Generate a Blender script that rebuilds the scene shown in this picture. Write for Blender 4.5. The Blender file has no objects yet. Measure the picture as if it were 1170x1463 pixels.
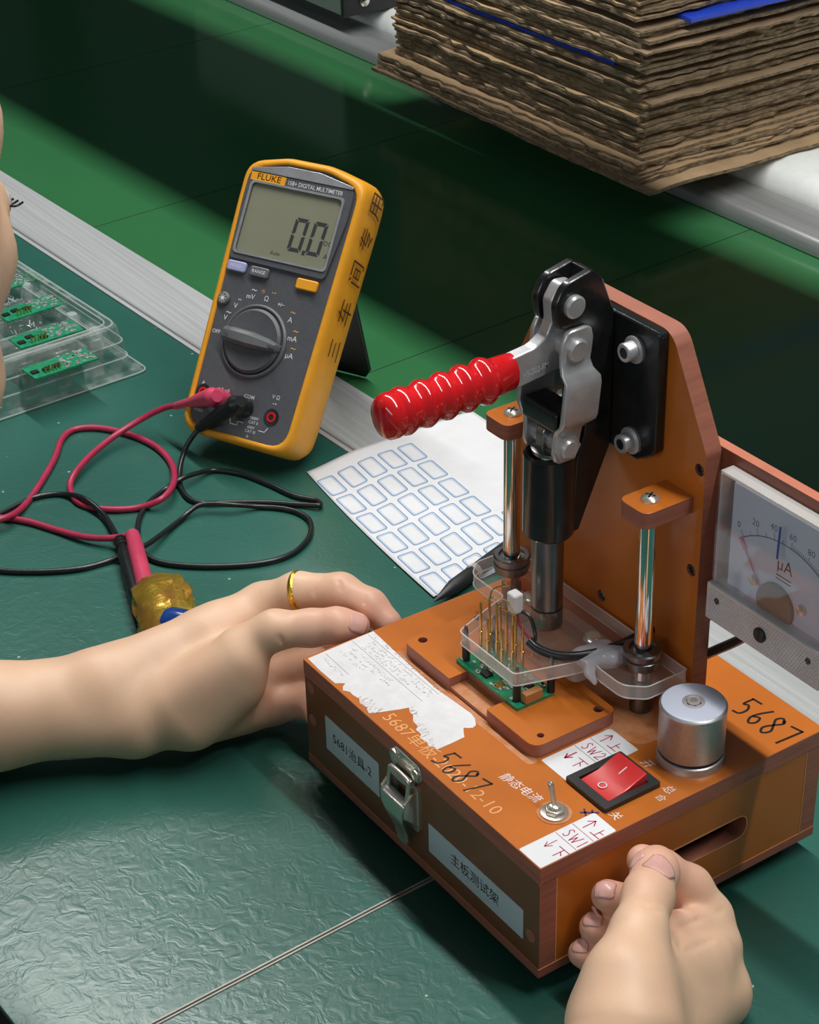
DBG = 0
import bpy, bmesh, math, random
import numpy as np
from mathutils import Vector, Matrix, noise as mnoise

SC = bpy.context.scene
COL = SC.collection
rnd = random.Random(7)
SH0, SH1 = 340.0, 487.0   # overhead shelf, across the line

# ------------------------------------------------------------------ camera
# all lengths are written in millimetres; MM turns them into metres
MM = 0.001
CAM_C = np.array([661.68, -377.08, 604.01])
CAM_F = 2771.41
CAM_R = np.array([[0.558, 0.8297, -0.0213], [0.4212, -0.3051, -0.8546], [-0.7150, 0.4759, -0.5122]])
CAM_RV = np.array([1.92304652, 0.999320888, -0.594693274])


def rodrigues(w):
    t = np.linalg.norm(w); k = w / t
    K = np.array([[0, -k[2], k[1]], [k[2], 0, -k[0]], [-k[1], k[0], 0]])
    return np.eye(3) + math.sin(t) * K + (1 - math.cos(t)) * K @ K


CAM_R = rodrigues(CAM_RV)
cam_d = bpy.data.cameras.new('camera')
cam = bpy.data.objects.new('camera', cam_d)
COL.objects.link(cam)
cam_d.sensor_fit = 'HORIZONTAL'
cam_d.sensor_width = 36.0
cam_d.lens = CAM_F / 1170.0 * 36.0
cam_d.clip_start = 0.02
cam_d.clip_end = 60
mw = Matrix.Identity(4)
for r in range(3):
    mw[r][0] = CAM_R[0][r]; mw[r][1] = -CAM_R[1][r]; mw[r][2] = -CAM_R[2][r]; mw[r][3] = CAM_C[r] * MM
cam.matrix_world = mw
SC.camera = cam

# ------------------------------------------------------------------ world, lamps, exposure
wd = bpy.data.worlds.new('world'); SC.world = wd; wd.use_nodes = True
wd.node_tree.nodes['Background'].inputs[0].default_value = (0.80, 0.92, 1.0, 1)
wd.node_tree.nodes['Background'].inputs[1].default_value = 0.085
SC.view_settings.view_transform = 'Standard'
SC.view_settings.look = 'None'
SC.view_settings.exposure = 0.0
SC.view_settings.gamma = 1.0
SC.view_settings.use_curve_mapping = False


def area(name, loc, size, power, col=(1, 1, 1), rot=(0, 0, 0), parent=None):
    l = bpy.data.lights.new(name, 'AREA'); l.shape = 'RECTANGLE'
    l.size = size[0] * MM; l.size_y = size[1] * MM; l.energy = power; l.color = col
    o = bpy.data.objects.new(name, l); COL.objects.link(o)
    o.location = [c * MM for c in loc]; o.rotation_euler = rot
    return o


RAIL = math.radians(2.4)
KEY = area('key_batten_light', (-250, 330, 1480), (2600, 40), 35.0, (1.0, 0.985, 0.96), (0, 0, RAIL))
FILL = area('room_fill_light', (900, -2300, 1150), (2600, 300), 12.0, (0.90, 0.96, 1.0), (math.radians(64), 0, 0))  # added fill from behind the viewer, lifts the faces turned that way


def on(px, py, v=0.0, ax=2):
    """the point of the plane coordinate[ax] = v that the photograph shows at (px, py)"""
    d = CAM_R.T @ np.array([(px - 585) / CAM_F, (py - 731.5) / CAM_F, 1.0])
    t = (v - CAM_C[ax]) / d[ax]
    return CAM_C + t * d


# ------------------------------------------------------------------ materials
MATS = {}


def mat(name, col, rough=0.5, metal=0.0, var=0.08, scale=60.0, bump=0.0, bscale=None, coat=0.0, spec=0.5,
        col2=None, sss=0.0, trans=0.0, emit=None, aniso=0.0, stretch=(1, 1, 1)):
    if name in MATS: return MATS[name]
    m = bpy.data.materials.new(name); m.use_nodes = True
    nt = m.node_tree; b = nt.nodes['Principled BSDF']
    tc = nt.nodes.new('ShaderNodeTexCoord'); mp = nt.nodes.new('ShaderNodeMapping')
    mp.inputs['Scale'].default_value = stretch
    nt.links.new(tc.outputs['Object'], mp.inputs['Vector'])
    nz = nt.nodes.new('ShaderNodeTexNoise'); nz.inputs['Scale'].default_value = scale; nz.inputs['Detail'].default_value = 4
    nt.links.new(mp.outputs['Vector'], nz.inputs['Vector'])
    rp = nt.nodes.new('ShaderNodeValToRGB')
    c2 = col2 or tuple(min(1, c * (1 + var)) for c in col)
    c1 = col if col2 else tuple(c * (1 - var) for c in col)
    rp.color_ramp.elements[0].position = 0.33; rp.color_ramp.elements[1].position = 0.67
    rp.color_ramp.elements[0].color = (*c1, 1); rp.color_ramp.elements[1].color = (*c2, 1)
    nt.links.new(nz.outputs['Fac'], rp.inputs['Fac']); nt.links.new(rp.outputs['Color'], b.inputs['Base Color'])
    b.inputs['Roughness'].default_value = rough; b.inputs['Metallic'].default_value = metal
    b.inputs['Specular IOR Level'].default_value = spec
    b.inputs['Coat Weight'].default_value = coat; b.inputs['Coat Roughness'].default_value = 0.08
    if sss:
        b.inputs['Subsurface Weight'].default_value = sss
        b.inputs['Subsurface Radius'].default_value = (0.006, 0.0025, 0.0015)
        b.inputs['Subsurface Scale'].default_value = 1.0
    if trans: b.inputs['Transmission Weight'].default_value = trans
    if emit:
        b.inputs['Emission Color'].default_value = (*emit[:3], 1); b.inputs['Emission Strength'].default_value = emit[3]
    if bump:
        n2 = nt.nodes.new('ShaderNodeTexNoise'); n2.inputs['Scale'].default_value = bscale or scale * 3; n2.inputs['Detail'].default_value = 3
        nt.links.new(mp.outputs['Vector'], n2.inputs['Vector'])
        bp = nt.nodes.new('ShaderNodeBump'); bp.inputs['Strength'].default_value = bump; bp.inputs['Distance'].default_value = 0.0006
        nt.links.new(n2.outputs['Fac'], bp.inputs['Height']); nt.links.new(bp.outputs['Normal'], b.inputs['Normal'])
    MATS[name] = m
    return m


def clear_mat(name, tint, opac=0.12, rough=0.04, milk=(0.8, 0.8, 0.8), noise_amt=0.0):
    """clear plastic: mostly see-through, a little milky body, a glossy skin"""
    m = bpy.data.materials.new(name); m.use_nodes = True; nt = m.node_tree
    for n in list(nt.nodes):
        if n.type != 'OUTPUT_MATERIAL': nt.nodes.remove(n)
    out = [n for n in nt.nodes if n.type == 'OUTPUT_MATERIAL'][0]
    tr = nt.nodes.new('ShaderNodeBsdfTransparent'); tr.inputs[0].default_value = (*tint, 1)
    df = nt.nodes.new('ShaderNodeBsdfDiffuse'); df.inputs[0].default_value = (*milk, 1)
    gl = nt.nodes.new('ShaderNodeBsdfGlossy'); gl.inputs['Roughness'].default_value = rough
    lw = nt.nodes.new('ShaderNodeLayerWeight'); lw.inputs[0].default_value = 0.5
    pw = nt.nodes.new('ShaderNodeMath'); pw.operation = 'POWER'; pw.inputs[1].default_value = 4.0
    nt.links.new(lw.outputs['Facing'], pw.inputs[0])
    fr = nt.nodes.new('ShaderNodeMath'); fr.operation = 'MULTIPLY_ADD'; fr.inputs[1].default_value = 0.6; fr.inputs[2].default_value = 0.035
    nt.links.new(pw.outputs[0], fr.inputs[0])
    m1 = nt.nodes.new('ShaderNodeMixShader'); m1.inputs[0].default_value = opac
    m2 = nt.nodes.new('ShaderNodeMixShader')
    if noise_amt:
        nz = nt.nodes.new('ShaderNodeTexNoise'); nz.inputs['Scale'].default_value = 90; nz.inputs['Detail'].default_value = 4
        tc = nt.nodes.new('ShaderNodeTexCoord'); nt.links.new(tc.outputs['Object'], nz.inputs['Vector'])
        mr = nt.nodes.new('ShaderNodeMapRange'); mr.inputs[1].default_value = 0.4; mr.inputs[2].default_value = 0.7
        mr.inputs[3].default_value = opac; mr.inputs[4].default_value = min(1, opac + noise_amt)
        nt.links.new(nz.outputs['Fac'], mr.inputs[0]); nt.links.new(mr.outputs[0], m1.inputs[0])
        bp = nt.nodes.new('ShaderNodeBump'); bp.inputs['Strength'].default_value = 0.6; bp.inputs['Distance'].default_value = 0.001
        nt.links.new(nz.outputs['Fac'], bp.inputs['Height']); nt.links.new(bp.outputs['Normal'], gl.inputs['Normal'])
        nt.links.new(bp.outputs['Normal'], lw.inputs['Normal'])
    nt.links.new(tr.outputs[0], m1.inputs[1]); nt.links.new(df.outputs[0], m1.inputs[2])
    nt.links.new(fr.outputs[0], m2.inputs[0]); nt.links.new(m1.outputs[0], m2.inputs[1]); nt.links.new(gl.outputs[0], m2.inputs[2])
    nt.links.new(m2.outputs[0], out.inputs[0])
    MATS[name] = m
    return m


M_ORANGE = mat('orange_phenolic', (0.54, 0.150, 0.018), 0.30, var=0.07, scale=25, bump=0.03, bscale=400, coat=0.22)
M_OEDGE = mat('phenolic_cut_edge', (0.36, 0.125, 0.078), 0.6, var=0.12, scale=40, stretch=(1, 1, 14), bump=0.1, bscale=200)
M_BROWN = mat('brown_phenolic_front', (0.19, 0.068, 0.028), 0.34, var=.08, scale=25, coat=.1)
M_DUSTY = mat('worn_phenolic', (0.50, 0.155, 0.032), 0.6, col2=(0.55, 0.26, 0.13), scale=150, bump=0.15)
M_ALU = mat('brushed_aluminium', (0.56, 0.57, 0.58), 0.42, 0.85, var=0.08, scale=30, stretch=(1, 40, 40), bump=0.04)
M_RAIL = mat('anodised_aluminium', (0.55, 0.57, 0.57), 0.42, 0.35, var=0.10, scale=14, stretch=(0.4, 25, 25), bump=0.03)
M_FRAIL = mat('grey_metal_edge', (0.36, 0.37, 0.37), 0.40, 0.5, var=0.12, scale=10, stretch=(0.4, 25, 25), bump=0.03)
M_CHROME = mat('chrome', (0.78, 0.76, 0.72), 0.10, 1.0, var=0.03)
M_STEEL = mat('zinc_steel', (0.60, 0.60, 0.61), 0.36, 0.6, var=0.08, scale=150, bump=0.06)
M_DSTEEL = mat('dull_steel', (0.30, 0.30, 0.30), 0.30, 1.0, var=0.35, scale=35, stretch=(1, 1, .3))
M_NICKEL = mat('nickel', (0.66, 0.64, 0.55), 0.24, 0.75, var=0.08, scale=120)
M_BLACKM = mat('black_painted_metal', (0.010, 0.011, 0.012), 0.28, 0.0, var=0.3, scale=200, bump=0.12, bscale=350, coat=0.3)
M_BLACK = mat('black_plastic', (0.018, 0.019, 0.020), 0.42, var=0.2, scale=120, bump=0.05)
M_RUBBER = mat('black_rubber', (0.012, 0.012, 0.013), 0.55, var=0.2, scale=100)
M_CABLE = mat('black_cable', (0.012, 0.014, 0.015), 0.33, var=0.15, scale=150)
M_REDGRIP = mat('red_dipped_vinyl', (0.70, 0.012, 0.016), 0.14, var=0.10, scale=60, coat=0.6, bump=0.05, bscale=90)
M_REDCAB = mat('red_cable', (0.42, 0.025, 0.075), 0.42, var=0.10, scale=120)
M_REDPROBE = mat('pink_red_probe', (0.62, 0.06, 0.13), 0.38, var=0.08, scale=90)
M_WHITE = mat('white_paper', (0.76, 0.77, 0.79), 0.55, var=0.03, scale=60)
M_TORN = mat('torn_paper', (0.74, 0.74, 0.75), 0.8, var=0.05, scale=140, bump=0.4, bscale=300)
M_LABEL = mat('glossy_label', (0.55, 0.59, 0.64), 0.22, var=0.02, scale=40, coat=0.2)
M_INKBLACK = mat('black_ink', (0.012, 0.009, 0.008), 0.35, var=0.2)
M_INKBROWN = mat('faded_marker_ink', (0.10, 0.035, 0.012), 0.4, var=0.4, scale=250)
M_INKRED = mat('red_ink', (0.45, 0.02, 0.07), 0.5, var=0.15)
M_INKPINK = mat('faint_red_ink', (0.55, 0.16, 0.20), 0.5, var=0.1)
M_INKBLUE = mat('blue_ink', (0.02, 0.05, 0.33), 0.4, var=0.15)
M_INKGREY = mat('grey_print', (0.16, 0.17, 0.20), 0.6, var=0.1)
M_INKWHITE = mat('white_marker_ink', (0.78, 0.62, 0.58), 0.6, var=0.12, scale=300)
M_ENGRAVE = mat('engraved_phenolic', (0.80, 0.36, 0.13), 0.6, var=0.08)
M_PRINTW = mat('white_print', (0.72, 0.72, 0.74), 0.5, var=0.05)
M_YELLOW = mat('yellow_rubber', (0.84, 0.36, 0.018), 0.42, var=0.05, scale=80, bump=0.05, bscale=600)
M_GREYPL = mat('dark_grey_plastic', (0.085, 0.088, 0.098), 0.45, var=0.06, scale=300, bump=0.08, bscale=900)
M_KNOBGREY = mat('mid_grey_plastic', (0.13, 0.135, 0.14), 0.38, var=0.06, scale=200)
M_LCD = mat('lcd_glass', (0.30, 0.31, 0.20), 0.25, var=0.05, scale=12, coat=0.0)
M_SEG = mat('lcd_segment', (0.015, 0.018, 0.016), 0.4, var=0.05)
M_SILVER = mat('silver_bezel', (0.50, 0.51, 0.53), 0.30, 0.6, var=0.12, scale=90)
M_LILAC = mat('lilac_button', (0.36, 0.38, 0.62), 0.4, var=0.05)
M_SKINPRINT = mat('yellow_print', (0.72, 0.42, 0.08), 0.5, var=0.05)
M_PCB = mat('green_circuit_board', (0.012, 0.20, 0.085), 0.3, col2=(0.02, 0.33, 0.16), scale=240, coat=0.2)
M_CHIP = mat('black_chip', (0.012, 0.012, 0.013), 0.4)
M_GOLD = mat('gold_pin', (0.78, 0.55, 0.20), 0.22, 1.0, var=0.06)
M_RINGGOLD = mat('yellow_gold', (0.95, 0.56, 0.07), 0.22, 1.0, var=0.12, scale=900, bump=0.5, bscale=1400)
M_FOIL = mat('gold_foil', (0.80, 0.58, 0.07), 0.22, 0.8, col2=(0.78, 0.34, 0.08), scale=60, bump=0.8, bscale=150)
M_BLUEPL = mat('blue_wrap', (0.012, 0.055, 0.26), 0.25, var=0.2, coat=0.3)
M_ROCKER = mat('red_rocker', (0.62, 0.03, 0.028), 0.25, var=0.06, scale=50, coat=0.3)
M_CARD = [mat('cardboard_%d' % i, c, 0.85, var=0.14, scale=35, bump=0.25, bscale=260, spec=0.2) for i, c in enumerate(
    [(0.42, 0.29, 0.165), (0.34, 0.24, 0.145), (0.48, 0.33, 0.18), (0.29, 0.21, 0.135)])]
M_CARDE = mat('cardboard_cut_edge', (0.155, 0.115, 0.075), 0.95, col2=(0.36, 0.275, 0.175), scale=170, bump=0.6, bscale=420, stretch=(1, 1, 2.2), spec=0.1)
M_BLUESHEET = mat('blue_corrugated_plastic', (0.02, 0.07, 0.62), 0.3, var=0.08)
M_FOAM = mat('white_foam', (0.80, 0.83, 0.80), 0.7, var=0.04, scale=90, bump=0.2, bscale=300)
M_MAT = mat('green_bench_mat', (0.026, 0.120, 0.092), 0.28, var=0.10, scale=9, spec=0.6)
M_BELT = mat('green_belt', (0.036, 0.165, 0.060), 0.13, var=0.05, scale=6, spec=0.5)
M_SEAM = mat('dark_seam', (0.008, 0.03, 0.016), 0.5)
M_STRIP = mat('pale_joint_strip', (0.50, 0.47, 0.42), 0.5, var=0.15, scale=50)
M_DARKWOOD = mat('bench_edge', (0.03, 0.022, 0.03), 0.5)
M_LEGS = mat('painted_frame', (0.20, 0.22, 0.23), 0.5)
M_EQUIP = mat('grey_green_case', (0.16, 0.20, 0.18), 0.4, var=0.05, scale=200, bump=0.05)
M_SHIRT = mat('grey_work_shirt', (0.25, 0.30, 0.36), 0.8, var=0.1, scale=300)
M_TROUSER = mat('dark_trousers', (0.03, 0.035, 0.05), 0.8)
M_HAIR = mat('black_hair', (0.012, 0.009, 0.008), 0.45, var=0.3, scale=200, stretch=(8, 1, 1))
M_NAIL = mat('fingernail', (0.76, 0.42, 0.36), 0.3, var=0.04, coat=0.2, sss=0.05)
M_WALL = mat('dim_wall', (0.20, 0.22, 0.23), 0.8)
M_FLOOR = mat('grey_floor', (0.10, 0.11, 0.11), 0.6, scale=3)
M_CLEAR = clear_mat('clear_acrylic', (0.97, 0.95, 0.93), 0.07, 0.05, (0.75, 0.70, 0.66))
M_FROST = clear_mat('sawn_acrylic_edge', (0.96, 0.94, 0.92), 0.38, 0.15, (0.92, 0.90, 0.87))
M_TRAY = clear_mat('clear_blister_plastic', (0.94, 0.96, 0.95), 0.08, 0.06, (0.60, 0.66, 0.64), 0.30)
M_COVER = clear_mat('meter_cover', (0.97, 0.97, 0.98), 0.035, 0.03, (0.62, 0.62, 0.66))
M_TRAYEDGE = clear_mat('blister_edge_highlight', (0.95, 0.97, 0.96), 0.40, 0.08, (0.74, 0.80, 0.78))  # whitish, paints the tray's rim highlights; studs and relief share it
M_EDGEGLINT = clear_mat('acrylic_edge_highlight', (0.97, 0.95, 0.93), 0.62, 0.10, (0.92, 0.90, 0.86))  # whitish, paints the glint along the clear plate's edges
M_RIBBED = mat('ribbed_clear_plastic', (0.62, 0.58, 0.57), 0.28, var=0.08, scale=60, coat=0.5)
M_GLUE = clear_mat('clear_silicone', (0.95, 0.95, 0.97), 0.42, 0.10, (0.80, 0.80, 0.86))

# bench mat: leathery wrinkles and a few specks of dust
nt = M_MAT.node_tree; b = nt.nodes['Principled BSDF']
tc = nt.nodes.new('ShaderNodeTexCoord')
w1 = nt.nodes.new('ShaderNodeTexNoise'); w1.inputs['Scale'].default_value = 95; w1.inputs['Detail'].default_value = 3; w1.inputs['Distortion'].default_value = 0.9
w2 = nt.nodes.new('ShaderNodeTexNoise'); w2.inputs['Scale'].default_value = 160; w2.inputs['Detail'].default_value = 2
nt.links.new(tc.outputs['Object'], w1.inputs['Vector']); nt.links.new(tc.outputs['Object'], w2.inputs['Vector'])
ab = nt.nodes.new('ShaderNodeMath'); ab.operation = 'MULTIPLY_ADD'; ab.inputs[1].default_value = 2; ab.inputs[2].default_value = -1
ab2 = nt.nodes.new('ShaderNodeMath'); ab2.operation = 'ABSOLUTE'
ad = nt.nodes.new('ShaderNodeMath'); ad.operation = 'MULTIPLY_ADD'; ad.inputs[1].default_value = 0.25
nt.links.new(w1.outputs['Fac'], ab.inputs[0]); nt.links.new(ab.outputs[0], ab2.inputs[0])
nt.links.new(w2.outputs['Fac'], ad.inputs[0]); nt.links.new(ab2.outputs[0], ad.inputs[2])
bp = nt.nodes.new('ShaderNodeBump'); bp.inputs['Strength'].default_value = 0.24; bp.inputs['Distance'].default_value = 0.0008
nt.links.new(ad.outputs[0], bp.inputs['Height']); nt.links.new(bp.outputs['Normal'], b.inputs['Normal'])
vo = nt.nodes.new('ShaderNodeTexVoronoi'); vo.inputs['Scale'].default_value = 42
nt.links.new(tc.outputs['Object'], vo.inputs['Vector'])
lt = nt.nodes.new('ShaderNodeMath'); lt.operation = 'LESS_THAN'; lt.inputs[1].default_value = 0.035
nt.links.new(vo.outputs['Distance'], lt.inputs[0])
mx = nt.nodes.new('ShaderNodeMix'); mx.data_type = 'RGBA'; mx.inputs['B'].default_value = (0.35, 0.45, 0.40, 1)
old = b.inputs['Base Color'].links[0].from_socket
nt.links.new(old, mx.inputs['A']); nt.links.new(lt.outputs[0], mx.inputs['Factor']); nt.links.new(mx.outputs['Result'], b.inputs['Base Color'])

# skin: pinker towards the finger tips (a painted attribute of the body), faint mottling
M_SKIN = mat('skin', (0.80, 0.53, 0.355), 0.45, var=0.05, scale=45, sss=0.16, bump=0.06, bscale=900, spec=0.4)
nt = M_SKIN.node_tree; b = nt.nodes['Principled BSDF']
at = nt.nodes.new('ShaderNodeAttribute'); at.attribute_name = 'pink'
mx = nt.nodes.new('ShaderNodeMix'); mx.data_type = 'RGBA'; mx.inputs['B'].default_value = (0.76, 0.37, 0.28, 1)
old = b.inputs['Base Color'].links[0].from_socket
nt.links.new(old, mx.inputs['A']); nt.links.new(at.outputs['Fac'], mx.inputs['Factor']); nt.links.new(mx.outputs['Result'], b.inputs['Base Color'])


# ------------------------------------------------------------------ mesh helpers (mm)
class MB:
    def __init__(s): s.v = []; s.f = []; s.m = []

    def add(s, vs, fs, mi=0):
        n = len(s.v); s.v += [tuple(map(float, v)) for v in vs]
        s.f += [tuple(i + n for i in f) for f in fs]; s.m += [mi] * len(fs) if isinstance(mi, int) else list(mi)
        return s

    def box(s, c, d, R=None, mi=0):
        c = np.array(c, float); h = np.array(d, float) / 2
        vs = []
        for z in (-1, 1):
            for y in (-1, 1):
                for x in (-1, 1):
                    p = np.array([x, y, z]) * h
                    vs.append(c + (R @ p if R is not None else p))
        return s.add(vs, [(0, 2, 3, 1), (4, 5, 7, 6), (0, 1, 5, 4), (2, 6, 7, 3), (0, 4, 6, 2), (1, 3, 7, 5)], mi)

    def prism(s, poly, a, b, fr=None, cap=0, side=0):
        """2-D polygon extruded from a to b along the frame's third axis; fr = (origin, x, y, z)"""
        o, X, Y, Z = fr or ((0, 0, 0), (1, 0, 0), (0, 1, 0), (0, 0, 1))
        o, X, Y, Z = [np.array(q, float) for q in (o, X, Y, Z)]
        n = len(poly)
        vs = [o + X * p[0] + Y * p[1] + Z * a for p in poly] + [o + X * p[0] + Y * p[1] + Z * b for p in poly]
        fs = [tuple(range(n - 1, -1, -1)), tuple(range(n, 2 * n))] + [(i, (i + 1) % n, n + (i + 1) % n, n + i) for i in range(n)]
        return s.add(vs, fs, [cap, cap] + [side] * n)

    def lathe(s, prof, o=(0, 0, 0), axis=(0, 0, 1), n=32, mi=0, caps=True):
        """profile [(radius, height), ...] turned about the axis through o"""
        o = np.array(o, float); A = np.array(axis, float); A /= np.linalg.norm(A)
        X = np.cross(A, [0, 0, 1] if abs(A[2]) < .9 else [1, 0, 0]); X /= np.linalg.norm(X); Y = np.cross(A, X)
        vs = []; fs = []
        for r, h in prof:
            for i in range(n):
                t = 2 * math.pi * i / n
                vs.append(o + A * h + (X * math.cos(t) + Y * math.sin(t)) * max(r, 1e-3))
        for k in range(len(prof) - 1):
            for i in range(n):
                j = (i + 1) % n
                fs.append((k * n + i, k * n + j, (k + 1) * n + j, (k + 1) * n + i))
        if caps:
            fs.append(tuple(range(n - 1, -1, -1))); q = (len(prof) - 1) * n; fs.append(tuple(range(q, q + n)))
        return s.add(vs, fs, mi)

    def tube(s, pts, r, n=10, mi=0, sub=6):
        P = spline(pts, sub) if sub else np.array(pts, float)
        rr = r if hasattr(r, '__len__') else [r] * len(P)
        if len(rr) != len(P): rr = np.interp(np.linspace(0, 1, len(P)), np.linspace(0, 1, len(rr)), rr)
        T = np.gradient(P, axis=0); T /= np.linalg.norm(T, axis=1)[:, None] + 1e-9
        up = np.array([0, 0, 1.0]) if abs(T[0][2]) < .9 else np.array([1.0, 0, 0])
        N = np.cross(T[0], up); N /= np.linalg.norm(N)
        vs = []; fs = []
        for k, p in enumerate(P):
            N = N - T[k] * (N @ T[k]); N /= np.linalg.norm(N); B = np.cross(T[k], N)
            for i in range(n):
                t = 2 * math.pi * i / n
                vs.append(p + (N * math.cos(t) + B * math.sin(t)) * rr[k])
        for k in range(len(P) - 1):
            for i in range(n):
                j = (i + 1) % n
                fs.append((k * n + i, k * n + j, (k + 1) * n + j, (k + 1) * n + i))
        fs.append(tuple(range(n - 1, -1, -1))); q = (len(P) - 1) * n; fs.append(tuple(range(q, q + n)))
        return s.add(vs, fs, mi)

    def ribbon(s, pts, w, fr, h=0.06, mi=0):
        """a pen stroke of width w laid on the frame's plane"""
        o, X, Y, Z = [np.array(q, float) for q in fr]
        P = np.array(pts, float)
        if len(P) > 2: P = spline(np.c_[P, np.zeros(len(P))], 4)[:, :2]
        T = np.gradient(P, axis=0); T /= np.linalg.norm(T, axis=1)[:, None] + 1e-9
        Nn = np.c_[-T[:, 1], T[:, 0]] * w / 2
        P[0] -= T[0] * w * .3; P[-1] += T[-1] * w * .3
        L = P + Nn; Rr = P - Nn
        vs = [o + X * p[0] + Y * p[1] + Z * h for p in L] + [o + X * p[0] + Y * p[1] + Z * h for p in Rr]
        n = len(P)
        return s.add(vs, [(i, n + i, n + i + 1, i + 1) for i in range(n - 1)], mi)

    def loft(s, rings, mi=0, cap0=True, cap1=True, closed=True):
        n = len(rings[0]); vs = [p for r in rings for p in r]; fs = []
        for k in range(len(rings) - 1):
            for i in range(n if closed else n - 1):
                j = (i + 1) % n
                fs.append((k * n + i, k * n + j, (k + 1) * n + j, (k + 1) * n + i))
        if cap0: fs.append(tuple(range(n - 1, -1, -1)))
        if cap1: q = (len(rings) - 1) * n; fs.append(tuple(range(q, q + n)))
        return s.add(vs, fs, mi)

    def build(s, name, m, parent=None, bevel=0.0, smooth=True, seg=2, angle=38, root=None):
        me = bpy.data.meshes.new(name)
        V = np.array(s.v, float)
        base = np.array(BASE.get(parent.name if parent else None, (0, 0, 0)), float)
        if parent and parent.name not in BASE: base = BASE_OF(parent)
        if root is not None: base = np.array(root, float)
        V = (V - base) * MM
        me.from_pydata(V.tolist(), [], s.f)
        for mm_ in (m if isinstance(m, (list, tuple)) else [m]): me.materials.append(mm_)
        me.polygons.foreach_set('material_index', s.m)
        bmm = bmesh.new(); bmm.from_mesh(me); bmesh.ops.recalc_face_normals(bmm, faces=bmm.faces); bmm.to_mesh(me); bmm.free()
        if smooth:
            me.polygons.foreach_set('use_smooth', [True] * len(me.polygons))
            me.set_sharp_from_angle(angle=math.radians(angle))
        me.update()
        o = bpy.data.objects.new(name, me); COL.objects.link(o)
        if parent:
            o.parent = parent
            BASE[o.name] = tuple(base)
        else:
            o.location = base * MM; BASE[o.name] = tuple(base)
        if bevel:
            md = o.modifiers.new('bevel', 'BEVEL'); md.width = bevel * MM; md.segments = seg; md.limit_method = 'ANGLE'; md.angle_limit = math.radians(40)
            md.harden_normals = False
        return o


BASE = {None: (0, 0, 0)}


def BASE_OF(o): return np.array(BASE[o.name], float)


def spline(pts, sub=6):
    P = np.array(pts, float)
    Q = np.vstack([2 * P[0] - P[1], P, 2 * P[-1] - P[-2]]); out = []
    for i in range(1, len(Q) - 2):
        for k in range(sub):
            t = k / sub; a, b_, c, d = Q[i - 1], Q[i], Q[i + 1], Q[i + 2]
            out.append(0.5 * ((2 * b_) + (-a + c) * t + (2 * a - 5 * b_ + 4 * c - d) * t * t + (-a + 3 * b_ - 3 * c + d) * t ** 3))
    out.append(P[-1])
    return np.array(out)


def rpoly(pts, rad, n=5):
    """polygon with rounded corners (rad: one radius or one per corner)"""
    P = [np.array(p, float) for p in pts]; out = []; N = len(P)
    for i in range(N):
        r = rad[i] if hasattr(rad, '__len__') else rad
        p, a, c = P[i], P[i - 1], P[(i + 1) % N]
        u = (a - p) / np.linalg.norm(a - p); w = (c - p) / np.linalg.norm(c - p)
        if r <= 0: out.append(p); continue
        ang = math.acos(max(-1, min(1, u @ w))); d = min(r / math.tan(ang / 2), 0.49 * np.linalg.norm(a - p), 0.49 * np.linalg.norm(c - p))
        p0, p1 = p + u * d, p + w * d
        for k in range(n + 1):
            t = k / n
            out.append((1 - t) ** 2 * p0 + 2 * t * (1 - t) * p + t * t * p1)
    return out


def rect(x0, y0, x1, y1): return [(x0, y0), (x1, y0), (x1, y1), (x0, y1)]


def circ(cx, cy, r, n=16): return [(cx + r * math.cos(2 * math.pi * i / n), cy + r * math.sin(2 * math.pi * i / n)) for i in range(n)]


def holed(mb, outer, holes, a, b_, fr, cap=0, side=0):
    """plate with holes: 2-D curve fill turned into faces, plus the side walls"""
    o, X, Y, Z = [np.array(q, float) for q in fr]
    cu = bpy.data.curves.new('fill', 'CURVE'); cu.dimensions = '2D'; cu.fill_mode = 'BOTH'
    for ring in [outer] + holes:
        sp = cu.splines.new('POLY'); sp.points.add(len(ring) - 1); sp.use_cyclic_u = True
        for k, p in enumerate(ring): sp.points[k].co = (p[0], p[1], 0, 1)
    ob = bpy.data.objects.new('fill', cu); me = bpy.data.meshes.new_from_object(ob)
    vs = [tuple(v.co) for v in me.vertices]; fs = [tuple(p.vertices) for p in me.polygons]
    for h in (a, b_): mb.add([o + X * v[0] + Y * v[1] + Z * h for v in vs], fs, cap)
    bpy.data.objects.remove(ob); bpy.data.curves.remove(cu); bpy.data.meshes.remove(me)
    for ring in [outer] + holes:
        n = len(ring)
        mb.add([o + X * p[0] + Y * p[1] + Z * a for p in ring] + [o + X * p[0] + Y * p[1] + Z * b_ for p in ring],
               [(i, (i + 1) % n, n + (i + 1) % n, n + i) for i in range(n)], side)
    return mb


def prop(o, label=None, cat=None, group=None, kind=None):
    for k, v in (('label', label), ('category', cat), ('group', group), ('kind', kind)):
        if v: o[k] = v
    return o


def thing(name, loc, label, cat, group=None):
    o = bpy.data.objects.new(name, None); COL.objects.link(o)
    o.empty_display_size = 0.02
    o.location = [c * MM for c in loc]; BASE[o.name] = tuple(loc)
    return prop(o, label, cat, group)


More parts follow.
